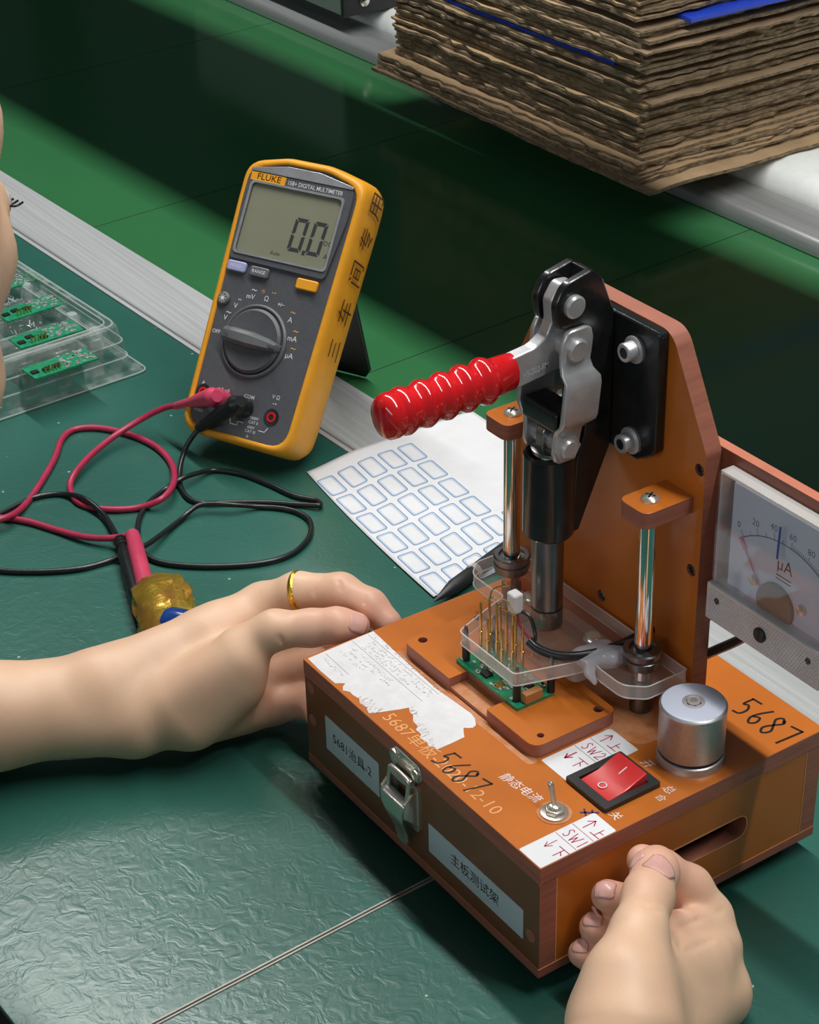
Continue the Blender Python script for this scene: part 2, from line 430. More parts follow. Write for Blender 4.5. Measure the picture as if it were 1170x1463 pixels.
def text(body, size, fr, m, parent, name='lettering', align='CENTER', sx=1.0, shear=0.0, h=0.08, bold=0.0, rot=0.0):
    o_, X, Y, Z = [np.array(q, float) for q in fr]
    c = bpy.data.curves.new('t', 'FONT'); c.body = body; c.size = size; c.align_x = align; c.align_y = 'CENTER'; c.shear = shear
    c.offset = bold; c.resolution_u = 2
    ob = bpy.data.objects.new('t', c); COL.objects.link(ob)
    dg = bpy.context.evaluated_depsgraph_get(); dg.update()
    me = bpy.data.meshes.new_from_object(ob.evaluated_get(dg))
    mb = MB(); cr, sr = math.cos(rot), math.sin(rot)
    mb.add([o_ + X * ((v.co.x * cr - v.co.y * sr) * sx) + Y * (v.co.x * sr + v.co.y * cr) + Z * h for v in me.vertices], [tuple(p.vertices) for p in me.polygons])
    bpy.data.objects.remove(ob); bpy.data.curves.remove(c); bpy.data.meshes.remove(me)
    return mb.build(name, m, parent, smooth=False) if mb.v else None


STROKES = {  # handwriting on a unit square
    '5': [[(.15, .95), (.15, .95), (.08, .55), (.35, .62), (.6, .42), (.5, .12), (.1, .05)], [(.15, .95), (.75, .98)]],
    '6': [[(.6, 1.0), (.25, .6), (.1, .25), (.35, .02), (.62, .2), (.5, .45), (.15, .35)]],
    '8': [[(.6, .85), (.35, 1.0), (.12, .8), (.35, .55), (.62, .25), (.35, 0), (.1, .2), (.35, .52), (.65, .8), (.55, .95)]],
    '7': [[(.05, .92), (.75, 1.0)], [(.75, 1.0), (.45, .0)]],
    'S': [[(.65, .9), (.35, 1.0), (.15, .75), (.4, .55), (.6, .3), (.4, .02), (.1, .12)]],
    'W': [[(.0, 1), (.25, 0)], [(.25, 0), (.45, .7)], [(.45, .7), (.7, 0)], [(.7, 0), (1.0, 1)]],
    '1': [[(.35, 1), (.35, 0)]],
    '2': [[(.1, .8), (.35, 1.0), (.6, .75), (.35, .35), (.05, .02)], [(.05, .02), (.7, .08)]],
    'u': [[(.5, 0), (.5, 1)], [(.5, 1), (.1, .6)], [(.5, 1), (.9, .62)]],
    'd': [[(.5, 1), (.5, 0)], [(.5, 0), (.15, .42)], [(.5, 0), (.85, .45)]],
    'A': [[(.45, .95), (.45, .08)], [(.45, .55), (.85, .6)], [(.0, .05), (1.0, .08)]],
    'B': [[(.0, .92), (1.0, .95)], [(.5, .93), (.48, .0)], [(.5, .62), (.82, .4)]],
}


def write(s, fr, h, w, pen, m, parent, name='handwriting', slant=0.0, jit=0.0):
    mb = MB(); o_, X, Y, Z = [np.array(q, float) for q in fr]; x = 0
    for chh in s:
        if chh != ' ':
            for st in STROKES[chh]:
                mb.ribbon([(x + p[0] * w + slant * p[1] * h + rnd.uniform(-jit, jit), p[1] * h + rnd.uniform(-jit, jit)) for p in st], pen, fr, 0.09)
        x += w * (1.25 if chh == 'W' else 1.05)
    return mb.build(name, m, parent, smooth=False)


# ------------------------------------------------------------------ smooth bodies from distance fields
def sdf_mesh(prims, h, pad=6.0):
    """prims: (a, b, ra, rb, k [, mode]) round cones joined by a smooth union; mode 'cut' digs a crease"""
    lo = np.min([np.minimum(np.array(p[0]), np.array(p[1])) - max(p[2], p[3]) for p in prims if len(p) < 6], axis=0) - pad
    hi = np.max([np.maximum(np.array(p[0]), np.array(p[1])) + max(p[2], p[3]) for p in prims if len(p) < 6], axis=0) + pad
    n = np.ceil((hi - lo) / h).astype(int) + 1
    D = np.full(n, 50.0, np.float32)
    ax = [lo[i] + h * np.arange(n[i]) for i in range(3)]
    for p in prims:
        a, b_, ra, rb, k = np.array(p[0], float), np.array(p[1], float), p[2], p[3], p[4]
        m = max(ra, rb) + k * 1.6 + 3 * h + 4
        i0 = np.maximum(((np.minimum(a, b_) - m - lo) / h).astype(int), 0); i1 = np.minimum(((np.maximum(a, b_) + m - lo) / h).astype(int) + 2, n)
        if np.any(i1 <= i0): continue
        sl = tuple(slice(i0[i], i1[i]) for i in range(3))
        Xg = ax[0][sl[0]][:, None, None]; Yg = ax[1][sl[1]][None, :, None]; Zg = ax[2][sl[2]][None, None, :]
        ba = b_ - a; bb = max(ba @ ba, 1e-9)
        t = np.clip(((Xg - a[0]) * ba[0] + (Yg - a[1]) * ba[1] + (Zg - a[2]) * ba[2]) / bb, 0, 1)
        d = np.sqrt((Xg - a[0] - t * ba[0]) ** 2 + (Yg - a[1] - t * ba[1]) ** 2 + (Zg - a[2] - t * ba[2]) ** 2) - (ra + (rb - ra) * t)
        c = D[sl]
        if len(p) > 5:
            e = -d; kk = np.maximum(k - np.abs(c - e), 0) / k
            D[sl] = np.maximum(c, e) + kk * kk * k * 0.25
        else:
            kk = np.maximum(k - np.abs(c - d), 0) / k
            D[sl] = np.minimum(c, d) - kk * kk * k * 0.25
    return surface_nets(D, lo, h)


def surface_nets(D, lo, h):
    I = D < 0
    nx, ny, nz = D.shape
    cs = np.zeros((nx - 1, ny - 1, nz - 1), np.int8)
    for dx in (0, 1):
        for dy in (0, 1):
            for dz in (0, 1): cs += I[dx:nx - 1 + dx, dy:ny - 1 + dy, dz:nz - 1 + dz]
    act = np.argwhere((cs > 0) & (cs < 8)); idx = np.full(cs.shape, -1, np.int64); idx[tuple(act.T)] = np.arange(len(act))
    acc = np.zeros((len(act), 3)); cnt = np.zeros(len(act))
    cor = [(x, y, z) for x in (0, 1) for y in (0, 1) for z in (0, 1)]
    for a in cor:
        for ax_ in range(3):
            if a[ax_]: continue
            b_ = list(a); b_[ax_] = 1
            da = D[act[:, 0] + a[0], act[:, 1] + a[1], act[:, 2] + a[2]].astype(float); db = D[act[:, 0] + b_[0], act[:, 1] + b_[1], act[:, 2] + b_[2]].astype(float)
            cr = (da < 0) != (db < 0); t = np.where(cr, da / np.where(cr, da - db, 1), 0)
            P = np.tile(np.array(a, float), (len(act), 1)); P[:, ax_] += t
            acc += P * cr[:, None]; cnt += cr
    V = lo + h * (act + acc / cnt[:, None])
    F = []
    for ax_ in range(3):
        s0 = [slice(0, None)] * 3; s1 = [slice(0, None)] * 3; s0[ax_] = slice(0, -1); s1[ax_] = slice(1, None)
        A, B = I[tuple(s0)], I[tuple(s1)]
        e = np.argwhere(A != B); u, w = [(1, 2), (2, 0), (0, 1)][ax_]
        ok = (e[:, u] > 0) & (e[:, w] > 0) & (e[:, u] < D.shape[u] - 1) & (e[:, w] < D.shape[w] - 1); e = e[ok]
        q = []
        for du, dw in ((-1, -1), (0, -1), (0, 0), (-1, 0)):
            c = e.copy(); c[:, u] += du; c[:, w] += dw; q.append(idx[tuple(c.T)])
        q = np.stack(q, 1); fl = ~A[tuple(e.T)]
        q[fl] = q[fl][:, ::-1]
        F.append(q)
    F = np.vstack(F); F = F[(F >= 0).all(1)]
    # two passes of Laplacian smoothing
    for _ in range(2):
        S = np.zeros_like(V); C = np.zeros(len(V))
        for a, b_ in ((0, 1), (1, 2), (2, 3), (3, 0)):
            np.add.at(S, F[:, a], V[F[:, b_]]); np.add.at(C, F[:, a], 1); np.add.at(S, F[:, b_], V[F[:, a]]); np.add.at(C, F[:, b_], 1)
        V = 0.5 * V + 0.5 * S / np.maximum(C, 1)[:, None]
    return V, F


def vnormals(V, F):
    n = np.cross(V[F[:, 2]] - V[F[:, 0]], V[F[:, 3]] - V[F[:, 1]]); N = np.zeros_like(V)
    for i in range(4): np.add.at(N, F[:, i], n)
    return N / (np.linalg.norm(N, axis=1)[:, None] + 1e-9)


def surf(V, px, py, rad=5.0):
    """index of the skin point that the photograph shows at (px, py)"""
    Y = (V - CAM_C) @ CAM_R.T
    q = np.hypot(585 + CAM_F * Y[:, 0] / Y[:, 2] - px, 731.5 + CAM_F * Y[:, 1] / Y[:, 2] - py)
    near = np.where(q < max(rad, q.min() + 1.0))[0]
    front = near[Y[near, 2] < Y[near, 2].min() + 3.0]
    return front[np.argmin(q[front])]


EX, EY, EZ = (1, 0, 0), (0, 1, 0), (0, 0, 1)


# ================================================================== THE SETTING
def rv(u, v, z=0.0):
    """line coordinates (u along the conveyor, v across it) to the scene"""
    c, s = math.cos(RAIL), math.sin(RAIL)
    return (u * c - v * s, u * s + v * c, z)


RX = rv(1, 0); RY = rv(0, 1)
RF = ((0, 0, 0), RX, RY, EZ)

mb = MB().box((0, 900, -760), (9000, 9000, 20)); fl = mb.build('floor', M_FLOOR); prop(fl, kind='structure')
mb = MB().box((-600, 4300, 600), (9000, 60, 2700)); wl = mb.build('wall_back', M_WALL); prop(wl, kind='structure')
for px_, w_ in ((-2600, 260), (-1500, 140), (-300, 420)):
    mb = MB().box((px_, 4250, 600), (w_, 60, 2700)); t_ = mb.build('trim_1' if w_ == 260 else 'trim_2' if w_ == 140 else 'trim_3', M_DARKWOOD); prop(t_, kind='structure')

mb = MB().box((-4600, 1500, 1000), (60, 9000, 3500)); wl = mb.build('wall_left', M_WALL); prop(wl, kind='structure')
for y_, w_, m_ in ((1050, 420, 'navy'), (1900, 130, 'd'), (2700, 500, 'd'), (300, 160, 'd')):
    mb = MB().box((-4550, y_, 1000), (60, w_, 3500)); t_ = mb.build('trim_4', mat('navy_column', (.015, .03, .07), .5) if m_ == 'navy' else M_DARKWOOD); prop(t_, kind='structure')

# near workbench
bench = thing('workbench', (0, 0, -750), 'workbench with a dark green wrinkled mat and a pale joint line', 'workbench')
for (u0, u1) in ((-1500, 96.2), (98.6, 1300)):
    MB().prism(rpoly(rect(u0, -193, u1, 204.9), .8), -3, 0, RF).build('bench_mat', M_MAT, bench, bevel=0.6)
MB().prism(rect(96.0, -196, 98.8, 202), -3, -0.5, RF).build('joint_filler', M_SEAM, bench)
for u in (96.35, 98.2):
    MB().prism(rect(u - .35, -196, u + .35, 202), -0.7, 0.35, RF).build('joint_strip', M_STRIP, bench)
MB().prism(rect(-1500, -193.5, 1300, 204.8), -28, -3, RF).build('bench_top', M_DARKWOOD, bench, bevel=1)
for u in (-1400, 1200):
    for v in (-150, 160): MB().prism(rect(u - 25, v - 25, u + 25, v + 25), -750, -28, RF).build('leg', M_LEGS, bench)

# conveyor: belt between two rails
conv = thing('conveyor', (0, 450, -750), 'glossy green conveyor belt running behind the bench between metal rails', 'conveyor')
MB().prism(rect(-2600, 258, 1800, 712), -12, 0.0, RF).build('belt', M_BELT, conv)
# near rail: a wide flat profile with a thin lip towards the bench
prof = [(205, -20), (205, 1.2), (208.2, 1.2), (208.2, 3.0), (209.2, 3.6), (230, 3.6), (230.6, 3.2), (231.4, 3.2), (232, 3.6), (257.5, 3.6), (258.6, 3.0), (258.6, -20)]
rings = [[rv(u, p[0], p[1]) for p in prof] for u in (-2600, 1800)]
MB().loft(rings).build('near_rail', M_RAIL, conv, smooth=False, bevel=0.25)
for u0 in (-696.6, -340.8, -1060, 340):
    MB().prism([(u0 - .45, 259), (u0 + .45, 259), (u0 - 15.1, 711), (u0 - 16.0, 711)], -.2, 0.07, RF).build('belt_seam', M_SEAM, conv)
for u in (-2400, 1600):
    for v in (300, 660): MB().prism(rect(u - 25, v - 25, u + 25, v + 25), -750, -12, RF).build('leg', M_LEGS, conv)

# far bench with its heavy rail, foam slab on top
FA = math.radians(0.7)
def fv(u, v, z=0.0):
    c, s = math.cos(FA), math.sin(FA); return (u * c - v * s, 655 + u * s + v * c, z)
FF = (fv(0, 0), np.array(fv(1, 0)) - fv(0, 0), np.array(fv(0, 1)) - fv(0, 0), EZ)
far = thing('side_bench', (-500, 900, -750), 'far bench with a thick grey metal edge behind the conveyor', 'bench')
prof = [(0, 0.4), (0, 8), (2, 12), (5, 14), (44, 14), (46, 12), (46, 0.4)]
MB().loft([[fv(u, p[0], p[1]) for p in prof] for u in (-2400, 1500)]).build('edge_rail', M_FRAIL, far, bevel=0.8)
MB().prism(rect(-2400, 47, 1500, 700), 0.4, 6, FF).build('bench_top', M_FOAM, far)
for u in (-2200, 1300):
    for v in (170, 650): MB().prism(rect(u - 25, v - 25, u + 25, v + 25), -750, 0.5, FF).build('leg', M_LEGS, far)
prof = [(49.5, 6), (48.5, 12), (50, 20), (55, 27), (63, 31), (75, 32.5), (600, 32.5), (606, 26), (606, 6)]
foam = MB().loft([[fv(u, p[0], p[1]) for p in prof] for u in (-1900, 200)]).build('foam_slab', M_FOAM, None, root=fv(-600, 300, 6), bevel=1)
prop(foam, 'white foam slab with a rounded front edge lying under the cardboard stack', 'foam slab')

# over the line: the dark shelf whose shadow falls along the belt, and the lamp above it
shelf = thing('overhead_shelf', (-400, 411, 700), 'dark overhead shelf board hanging above the conveyor', 'shelf')
MB().prism(rect(-3200, SH0, 2200, SH1), 700, 716, RF).build('shelf_board', M_DARKWOOD, shelf)
for u in (-2300, 1700): MB().prism(rect(u - 10, SH0 + 8, u + 10, SH0 + 28), 716, 2300, RF).build('hanger', M_LEGS, shelf)
lamp = thing('ceiling_batten', (-250, 330, 1490), 'long white batten lamp above the conveyor', 'lamp')
MB().prism(rect(-1600, 285, 1100, 375), 1486, 1540, RF).build('housing', M_LEGS, lamp)
KEY.parent = lamp; KEY.matrix_parent_inverse = Matrix.Translation(Vector(lamp.location)).inverted()

# grey case at the top edge of the picture
eq = thing('instrument_case', (-960, 760, 32), 'grey green metal instrument case with a black end plate and silver screw', 'instrument case')
ec = on(488, 23, 33)
MB().prism(rpoly(rect(ec[0] - 320, ec[1], ec[0], ec[1] + 190), 3), 33, 120, ((0, 0, 0), EX, EY, EZ)).build('case_body', M_EQUIP, eq, bevel=1)
MB().box((ec[0] + 2.5, ec[1] + 95, 76), (5, 192, 88)).build('end_plate', M_BLACK, eq, bevel=1)
MB().lathe([(6, 0), (6, 2.5), (4, 4), (0.1, 4.6)], (ec[0] + 5, ec[1] + 24, 46), EX, 16).build('screw', M_CHROME, eq)


# ================================================================== CARDBOARD STACK
def sheet(name, z, th, x0, y0, x1, y1, ang, mats, jag, seed, lift=None):
    r = random.Random(seed); pts = []
    cs = [(x0, y0), (x1, y0), (x1, y1), (x0, y1)]
    nn = [34, 30, 8, 14]
    for e in range(4):
        a, b_ = np.array(cs[e], float), np.array(cs[(e + 1) % 4], float)
        nrm = np.array([-(b_ - a)[1], (b_ - a)[0]]); nrm /= np.linalg.norm(nrm)
        for k in range(nn[e]):
            t = k / nn[e]
            j = r.uniform(-jag, jag) + jag * 1.5 * mnoise.noise(Vector((t * 5 + seed, e, seed * .3)))
            if k == 0: j = 0
            pts.append(a + (b_ - a) * t + nrm * j)
    c, s = math.cos(ang), math.sin(ang); cx, cy = (x0 + x1) / 2, (y0 + y1) / 2
    P = [(cx + (p[0] - cx) * c - (p[1] - cy) * s, cy + (p[0] - cx) * s + (p[1] - cy) * c) for p in pts]
    n = len(P)
    def zz(p):
        q = 1.6 * mnoise.noise(Vector((p[0] / 90, p[1] / 90, 3.1 + z / 160))) + 0.25 * mnoise.noise(Vector((p[0] / 30, p[1] / 30, seed)))
        return q + (lift(p) if lift else 0)
    ctr = (cx, cy)
    lo_ = [(p[0], p[1], z + zz(p) * .9) for p in P]; hi_ = [(p[0], p[1], z + th + zz(p) * .9) for p in P]
    mb = MB(); mb.add(lo_ + hi_ + [(cx, cy, z), (cx, cy, z + th)],
                      [(i, (i + 1) % n, n + (i + 1) % n, n + i) for i in range(n)] + [((i + 1) % n, i, 2 * n) for i in range(n)] + [(n + i, n + (i + 1) % n, 2 * n + 1) for i in range(n)],
                      [1] * n + [0] * (2 * n))
    return mb.build(name, mats, None, root=(cx, cy, z), angle=25)


z = 34.5
X0, X1, Y0, Y1 = -812, -432, 588, 900
NS = 62
for k in range(NS):
    th = rnd.choice([1.9, 2.2, 2.5, 2.8])
    if k == 0:   # the bottom sheet sticks out on the near side
        th = 2.8; o = sheet('cardboard_sheet', z, th, X0 - 4, Y0 - 12, X1 + 12, Y1, 0.0, [M_CARD[0], M_CARDE], 1.0, 11); lb = 'bottom cardboard sheet of the stack, sticking out furthest over the white foam'
    elif k == 1:
        th = 2.8; o = sheet('cardboard_sheet', z, th, X0 + 2, Y0 - 8, X1 - 6, Y1, 0.006, [M_CARD[2], M_CARDE], 1.8, 12); lb = 'second cardboard sheet from the bottom of the stack with a torn front corner'
    elif k == 31:
        th = 2.6; o = sheet('plastic_sheet', z, th, X0 + 22, Y0 + 7, X1 - 60, Y1, 0.004, [M_BLUESHEET, M_BLUESHEET], .5, 40); lb = 'dark blue plastic sheet showing as a thin line in the left face of the stack'
    elif k == 45:
        th = 3.2; o = sheet('plastic_sheet', z, th, X0 + 40, Y0 + 50, X1 - 12, Y1 + 60, -0.02, [M_BLUESHEET, M_BLUESHEET], .2, 41); lb = 'bright blue plastic sheet jutting out near the top of the stack'
    else:
        low = k < 6
        jx = rnd.uniform(-7, 4) + (9 if k in (22, 38, 41) else 0) - 0.22 * k; jy = rnd.uniform(-3.5, 3.5)
        o = sheet('cardboard_sheet', z, th, X0 + rnd.uniform(0, 7) + (-2 if low else 10), Y0 + jy + (-6 if low else 5), X1 - 16 + jx + (10 if low else 0), Y1 + rnd.uniform(-5, 5), rnd.uniform(-.010, .010),
                  [M_CARD[rnd.randrange(4)], M_CARDE], rnd.choice([1.2, 2.0, 3.0]), 100 + k)
        lb = 'brown cardboard sheet in the tall stack, above its two lowest sheets'
    blue = 'blue' in lb
    prop(o, lb, 'plastic sheet' if blue else 'cardboard sheet', 'blue sheets in the cardboard stack' if blue else 'sheets of the cardboard stack')
    z += th + rnd.choice([0.12, 0.15, 0.2, 0.2, 0.9])


# ================================================================== MULTIMETER
yaw, tl = math.radians(24.85), math.radians(33.67)
U = np.array([math.cos(yaw), math.sin(yaw), 0]); BK = np.array([-math.sin(yaw), math.cos(yaw), 0])
Vv = np.array([0, 0, 1]) * math.cos(tl) + BK * math.sin(tl); Wn = np.cross(U, Vv)
MO = np.array([-289.7, 124.6, 19.4])
def mp(u, v, w=0.0): return MO + U * u + Vv * v + Wn * w
MFR = lambda u, v, w=0.0: (mp(u, v, w), U, Vv, Wn)
met = thing('multimeter', (-304, 158, 0), 'yellow and grey digital multimeter leaning on its black stand, display reading 0.0', 'multimeter')


def outline(g, w, vs=0.0, sx=1.0):
    """holster outline grown by g at depth w"""
    b_, t_ = 41.6 + g, 44.8 + g
    P = [(-b_, 0 - g + vs), (b_, 0 - g + vs), (b_ + 1.2, 60), (t_, 150), (t_, 176 + g), (16, 182.5 + g), (-16, 182.5 + g), (-t_, 176 + g), (-t_, 150), (-b_ - 1.2, 60)]
    rp = rpoly(P, [13, 13, 30, 30, 13, 40, 40, 13, 30, 30], 5)
    return [mp(p[0] * sx, p[1], w) for p in rp]


rings = [outline(-4.6, -3.0), outline(-4.6, 0.6), outline(-4.0, 1.4), outline(-2.6, 1.6), outline(-0.8, 0.6), outline(0.3, -2.5), outline(0.9, -12), outline(0.9, -20), outline(-0.5, -27, 1), outline(-3, -32, 4), outline(-8, -37, 9, .95)]
MB().loft(rings, cap0=False).build('holster', M_YELLOW, met, angle=50)
face = rpoly([(-37.5, 4.2), (37.5, 4.2), (38.5, 60), (40.6, 150), (40.6, 173), (14, 178.5), (-14, 178.5), (-40.6, 173), (-40.6, 150), (-38.5, 60)], [11, 11, 30, 30, 10, 40, 40, 10, 30, 30], 5)
MB().prism(face, -6, 0.2, MFR(0, 0)).build('face_panel', M_GREYPL, met, bevel=.5)
# bezel and display
bz = rpoly([(-38.0, 113.5), (33.8, 112.5), (38.6, 150), (38.6, 171), (12, 176), (-12, 176), (-39.8, 171), (-39.8, 150)], [3, 3, 20, 8, 30, 30, 8, 20], 4)
win = rpoly(rect(-35.2, 118.2, 32.2, 163), 3, 3)
mb = MB(); holed(mb, bz, [win], 0.2, 2.2, MFR(-0.4, 0)); mb.build('display_bezel', M_GREYPL, met, bevel=.4)
rim = lambda P, d: [(p[0] * (1 - d / 40) , 140 + (p[1] - 140) * (1 - d / 30)) for p in P]
mb = MB(); holed(mb, rim(win, -1.8), [win], 2.2, 2.9, MFR(-0.4, 0)); mb.build('window_rim', M_SILVER, met, bevel=.2)
top_strip = rpoly([(-38.4, 170.2), (37.4, 170.2), (37.6, 172), (12, 176.6), (-12, 176.6), (-38.6, 172)], [1, 1, 1, 20, 20, 1], 4)
MB().prism(top_strip, 2.0, 2.8, MFR(-0.4, 0)).build('silver_arc', M_SILVER, met, bevel=.4)
MB().prism(rect(-36, 117.5, 33, 163.5), 0.2, 0.8, MFR(-0.4, 0)).build('display', M_LCD, met)
MB().prism(rpoly(rect(-38.2, 164.2, -12.2, 169.6), .6), 2.2, 2.5, MFR(0, 0)).build('badge', M_YELLOW, met)
text('FLUKE', 5.6, MFR(-24.6, 167.0, 2.52), M_INKBLACK, met, sx=1.15, bold=0.012)
text('15B+ DIGITAL MULTIMETER', 3.9, MFR(10.0, 166.6, 2.3), M_PRINTW, met, sx=.86, bold=0.008)


def seg0(u, v, w_, h_, sk=1.2):
    mb = MB(); t = 2.4; g = .45
    def quad(pts): mb.prism([(p[0] + sk * (p[1] / h_ - .5), p[1]) for p in pts], 0.82, 0.95, MFR(u, v))
    quad([(g + .4, h_), (w_ - g - .4, h_), (w_ - t, h_ - t), (t, h_ - t)]); quad([(g + .4, 0), (t, t), (w_ - t, t), (w_ - g - .4, 0)])
    for x0, d in ((0, 1), (w_, -1)):
        quad([(x0, g + .4), (x0, h_ / 2 - g), (x0 + d * t * .5, h_ / 2 - g), (x0 + d * t, h_ / 2 - t * .5), (x0 + d * t, t + .2)])
        quad([(x0, h_ - g - .4), (x0, h_ / 2 + g), (x0 + d * t * .5, h_ / 2 + g), (x0 + d * t, h_ / 2 + t * .5), (x0 + d * t, h_ - t - .2)])
    return mb


seg0(1.2, 125.4, 10.2, 21.5).build('display_digit', M_SEG, met, smooth=False)
seg0(15.0, 125.4, 10.2, 21.5).build('display_digit', M_SEG, met, smooth=False)
MB().prism(rect(12.1, 124.6, 14.3, 127.4), 0.82, 0.95, MFR(0, 0)).build('decimal_point', M_SEG, met, smooth=False)
text('DC', 4.2, MFR(28.6, 134.5, .85), M_SEG, met); text('A', 4.6, MFR(29.4, 126.4, .85), M_SEG, met); text('Auto', 3.6, MFR(-6.8, 121.9, .85), M_SEG, met)
MB().prism(rect(-35, 117.9, 32, 163.2), 1.4, 1.6, MFR(-0.4, 0)).build('window_pane', clear_mat('lcd_pane', (.98, .98, .98), 0.02, .03), met)
# buttons
def button(u, v, w_, h_, m, lab=None, lm=None):
    b_ = MB().prism(rpoly(rect(-w_ / 2, -h_ / 2, w_ / 2, h_ / 2), 1.6, 4), 0.2, 3.0, MFR(u, v)).build('button', m, met, bevel=.8)
    if lab: text(lab, 3.1, MFR(u, v, 3.05), lm, b_, bold=.01)
    return b_
button(-31.0, 108.6, 14, 6.6, M_LILAC, 'HOLD', M_PRINTW); button(-13.5, 108.0, 14, 6.6, M_KNOBGREY, 'RANGE', M_PRINTW); button(22.6, 106.8, 15.5, 7.0, M_YELLOW)
bl = MB().lathe([(4.2, 0.2), (4.2, 2.2), (3.4, 3.0), (.1, 3.1)], mp(-34.4, 87), Wn, 24).build('round_button', M_KNOBGREY, met)
mb = MB(); mb.lathe([(1.3, 3.1), (1.3, 3.25)], mp(-34.4, 87), Wn, 14)
for k in range(8):
    a = k * math.pi / 4; mb.ribbon([(1.7 * math.cos(a), 1.7 * math.sin(a)), (2.7 * math.cos(a), 2.7 * math.sin(a))], .4, MFR(-34.4, 87, 3.1))
mb.build('lamp_symbol', M_PRINTW, bl, smooth=False)
# rotary knob: ring, disc, raised finger bar
KU, KV = -4.6, 65.0
MB().lathe([(23.6, 0.2), (23.6, 1.6), (22.6, 2.6), (21.6, 2.2), (21.3, 0.6)], mp(KU, KV), Wn, 64, caps=False).build('dial_ring', M_KNOBGREY, met)
kn = MB().lathe([(21.0, 0.3), (20.6, 3.2), (19.0, 4.6), (12, 3.6), (.1, 3.4)], mp(KU, KV), Wn, 64).build('dial_knob', M_GREYPL, met)
ka = math.radians(-2.5); KX = U * math.cos(ka) + Vv * math.sin(ka); KY = -U * math.sin(ka) + Vv * math.cos(ka)
rg = []
for x, hw, h_ in ((-21.8, 3.2, 3.0), (-21.0, 4.0, 7.0), (-14, 4.6, 10.0), (0, 4.7, 10.6), (12, 3.7, 9.8), (19.5, 2.4, 7.4), (21.2, 1.7, 3.0)):
    rg.append([mp(KU, KV) + KX * x + KY * y + Wn * q for y, q in ((-hw * 1.25, 2), (-hw, h_ * .8), (-hw * .55, h_), (hw * .55, h_), (hw, h_ * .8), (hw * 1.25, 2))])
MB().loft(rg).build('finger_bar', M_KNOBGREY, kn, bevel=.5, angle=30)
MB().prism(rect(13.5, -.7, 20, .7), 8.4, 8.9, (mp(KU, KV), KX, KY, Wn)).build('pointer_line', M_GREYPL, kn)
# dial lettering
for s_, u, v, sz, mm_ in (('OFF', -34.2, 65.6, 3.6, M_PRINTW), ('V', -30.3, 75.4, 4.6, M_PRINTW), ('~', -28.9, 79.4, 7, M_PRINTW), ('V', -25.1, 84.2, 4.6, M_PRINTW), ('⎓', -23.3, 88.3, 3.6, M_PRINTW),
                           ('mV', -16.2, 92.0, 4.6, M_PRINTW), ('~', -14.6, 96.8, 7, M_PRINTW), ('Ω', -4.3, 92.8, 4.6, M_PRINTW), ('◂))', -8.2, 97.2, 3.2, M_SKINPRINT), ('▸+', 0.2, 97.4, 3.4, M_SKINPRINT), ('+⊢', 7.2, 91.2, 4, M_PRINTW),
                           ('A', 16.6, 83.4, 4.9, M_PRINTW), ('~', 17.4, 88.6, 7, M_SKINPRINT), ('mA', 21.6, 72.4, 4.9, M_PRINTW), ('~', 22.8, 77.6, 7, M_SKINPRINT), ('µA', 22.6, 61.6, 4.9, M_PRINTW), ('~', 24.2, 66.8, 7, M_SKINPRINT),
                           ('A', -33.2, 32.0, 3.4, M_PRINTW), ('mA µA', -17.0, 31.0, 3.2, M_PRINTW), ('COM', 2.6, 30.6, 3.4, M_PRINTW), ('V Ω', 21.6, 34.6, 3.6, M_PRINTW), ('▸+', 22.0, 30.4, 3.2, M_PRINTW),
                           ('10A', -31.4, 17.2, 2.6, M_PRINTW), ('FUSED', -31.4, 14.4, 2.4, M_PRINTW), ('1000V', 10.0, 18.4, 2.6, M_PRINTW), ('CAT II', 10.4, 15.6, 2.6, M_PRINTW), ('600V', 9.6, 12.4, 2.6, M_PRINTW), ('CAT III', 9.8, 9.8, 2.6, M_PRINTW), ('⏚', 8.6, 6.6, 3, M_PRINTW)):
    text(s_, sz, MFR(u, v, .24), mm_, met, bold=.01)
mb = MB()
for seg_ in ([(-6, 11.6), (-1, 11.6), (-1, 14), (3, 14)], [(15.5, 11.8), (20, 11.8), (21.5, 14.6)], [(-10.5, 14.6), (-7, 14.6), (-6, 11.6)]):
    for a_, b_ in zip(seg_[:-1], seg_[1:]): mb.ribbon([a_, b_], .45, MFR(0, 0, .2))
mb.build('printed_lines', M_PRINTW, met, smooth=False)
# jacks
for u, v, full in ((-31.7, 26.2, 0), (-15.4, 24.6, 1), (2.0, 23.4, 1), (22.0, 22.0, 0)):
    jk = MB().lathe([(5.4, 0.1), (5.4, 0.7), (4.2, 0.5), (4.2, -0.2)], mp(u, v), Wn, 28, caps=False).build('jack', M_BLACK, met)
    MB().lathe([(4.2, -.1), (4.2, .35)], mp(u, v), Wn, 24).build('jack_well', M_CHIP, jk)
    MB().lathe([(3.2, .2), (3.2, .75), (2.0, .75), (2.0, .4)], mp(u, v), Wn, 24, caps=False).build('jack_sleeve', M_REDGRIP if u != 2.0 else M_BLACK, jk)
# handwriting along the right side (reads bottom to top)
sideX = Vv; n_side = U
for s_, v, sz in (('三', 72, 15), ('车', 96, 17), ('间', 121, 17), ('专', 143, 16), ('用', 165, 17)):
    q = 43.6 + (1.1 if v > 60 else 0) + (v - 60) * 0.022
    text(s_, sz, (mp(q + .35, v, -13.5), Vv, Wn, U), M_INKBROWN, met, name='handwriting', h=.12, shear=.12, bold=.016)
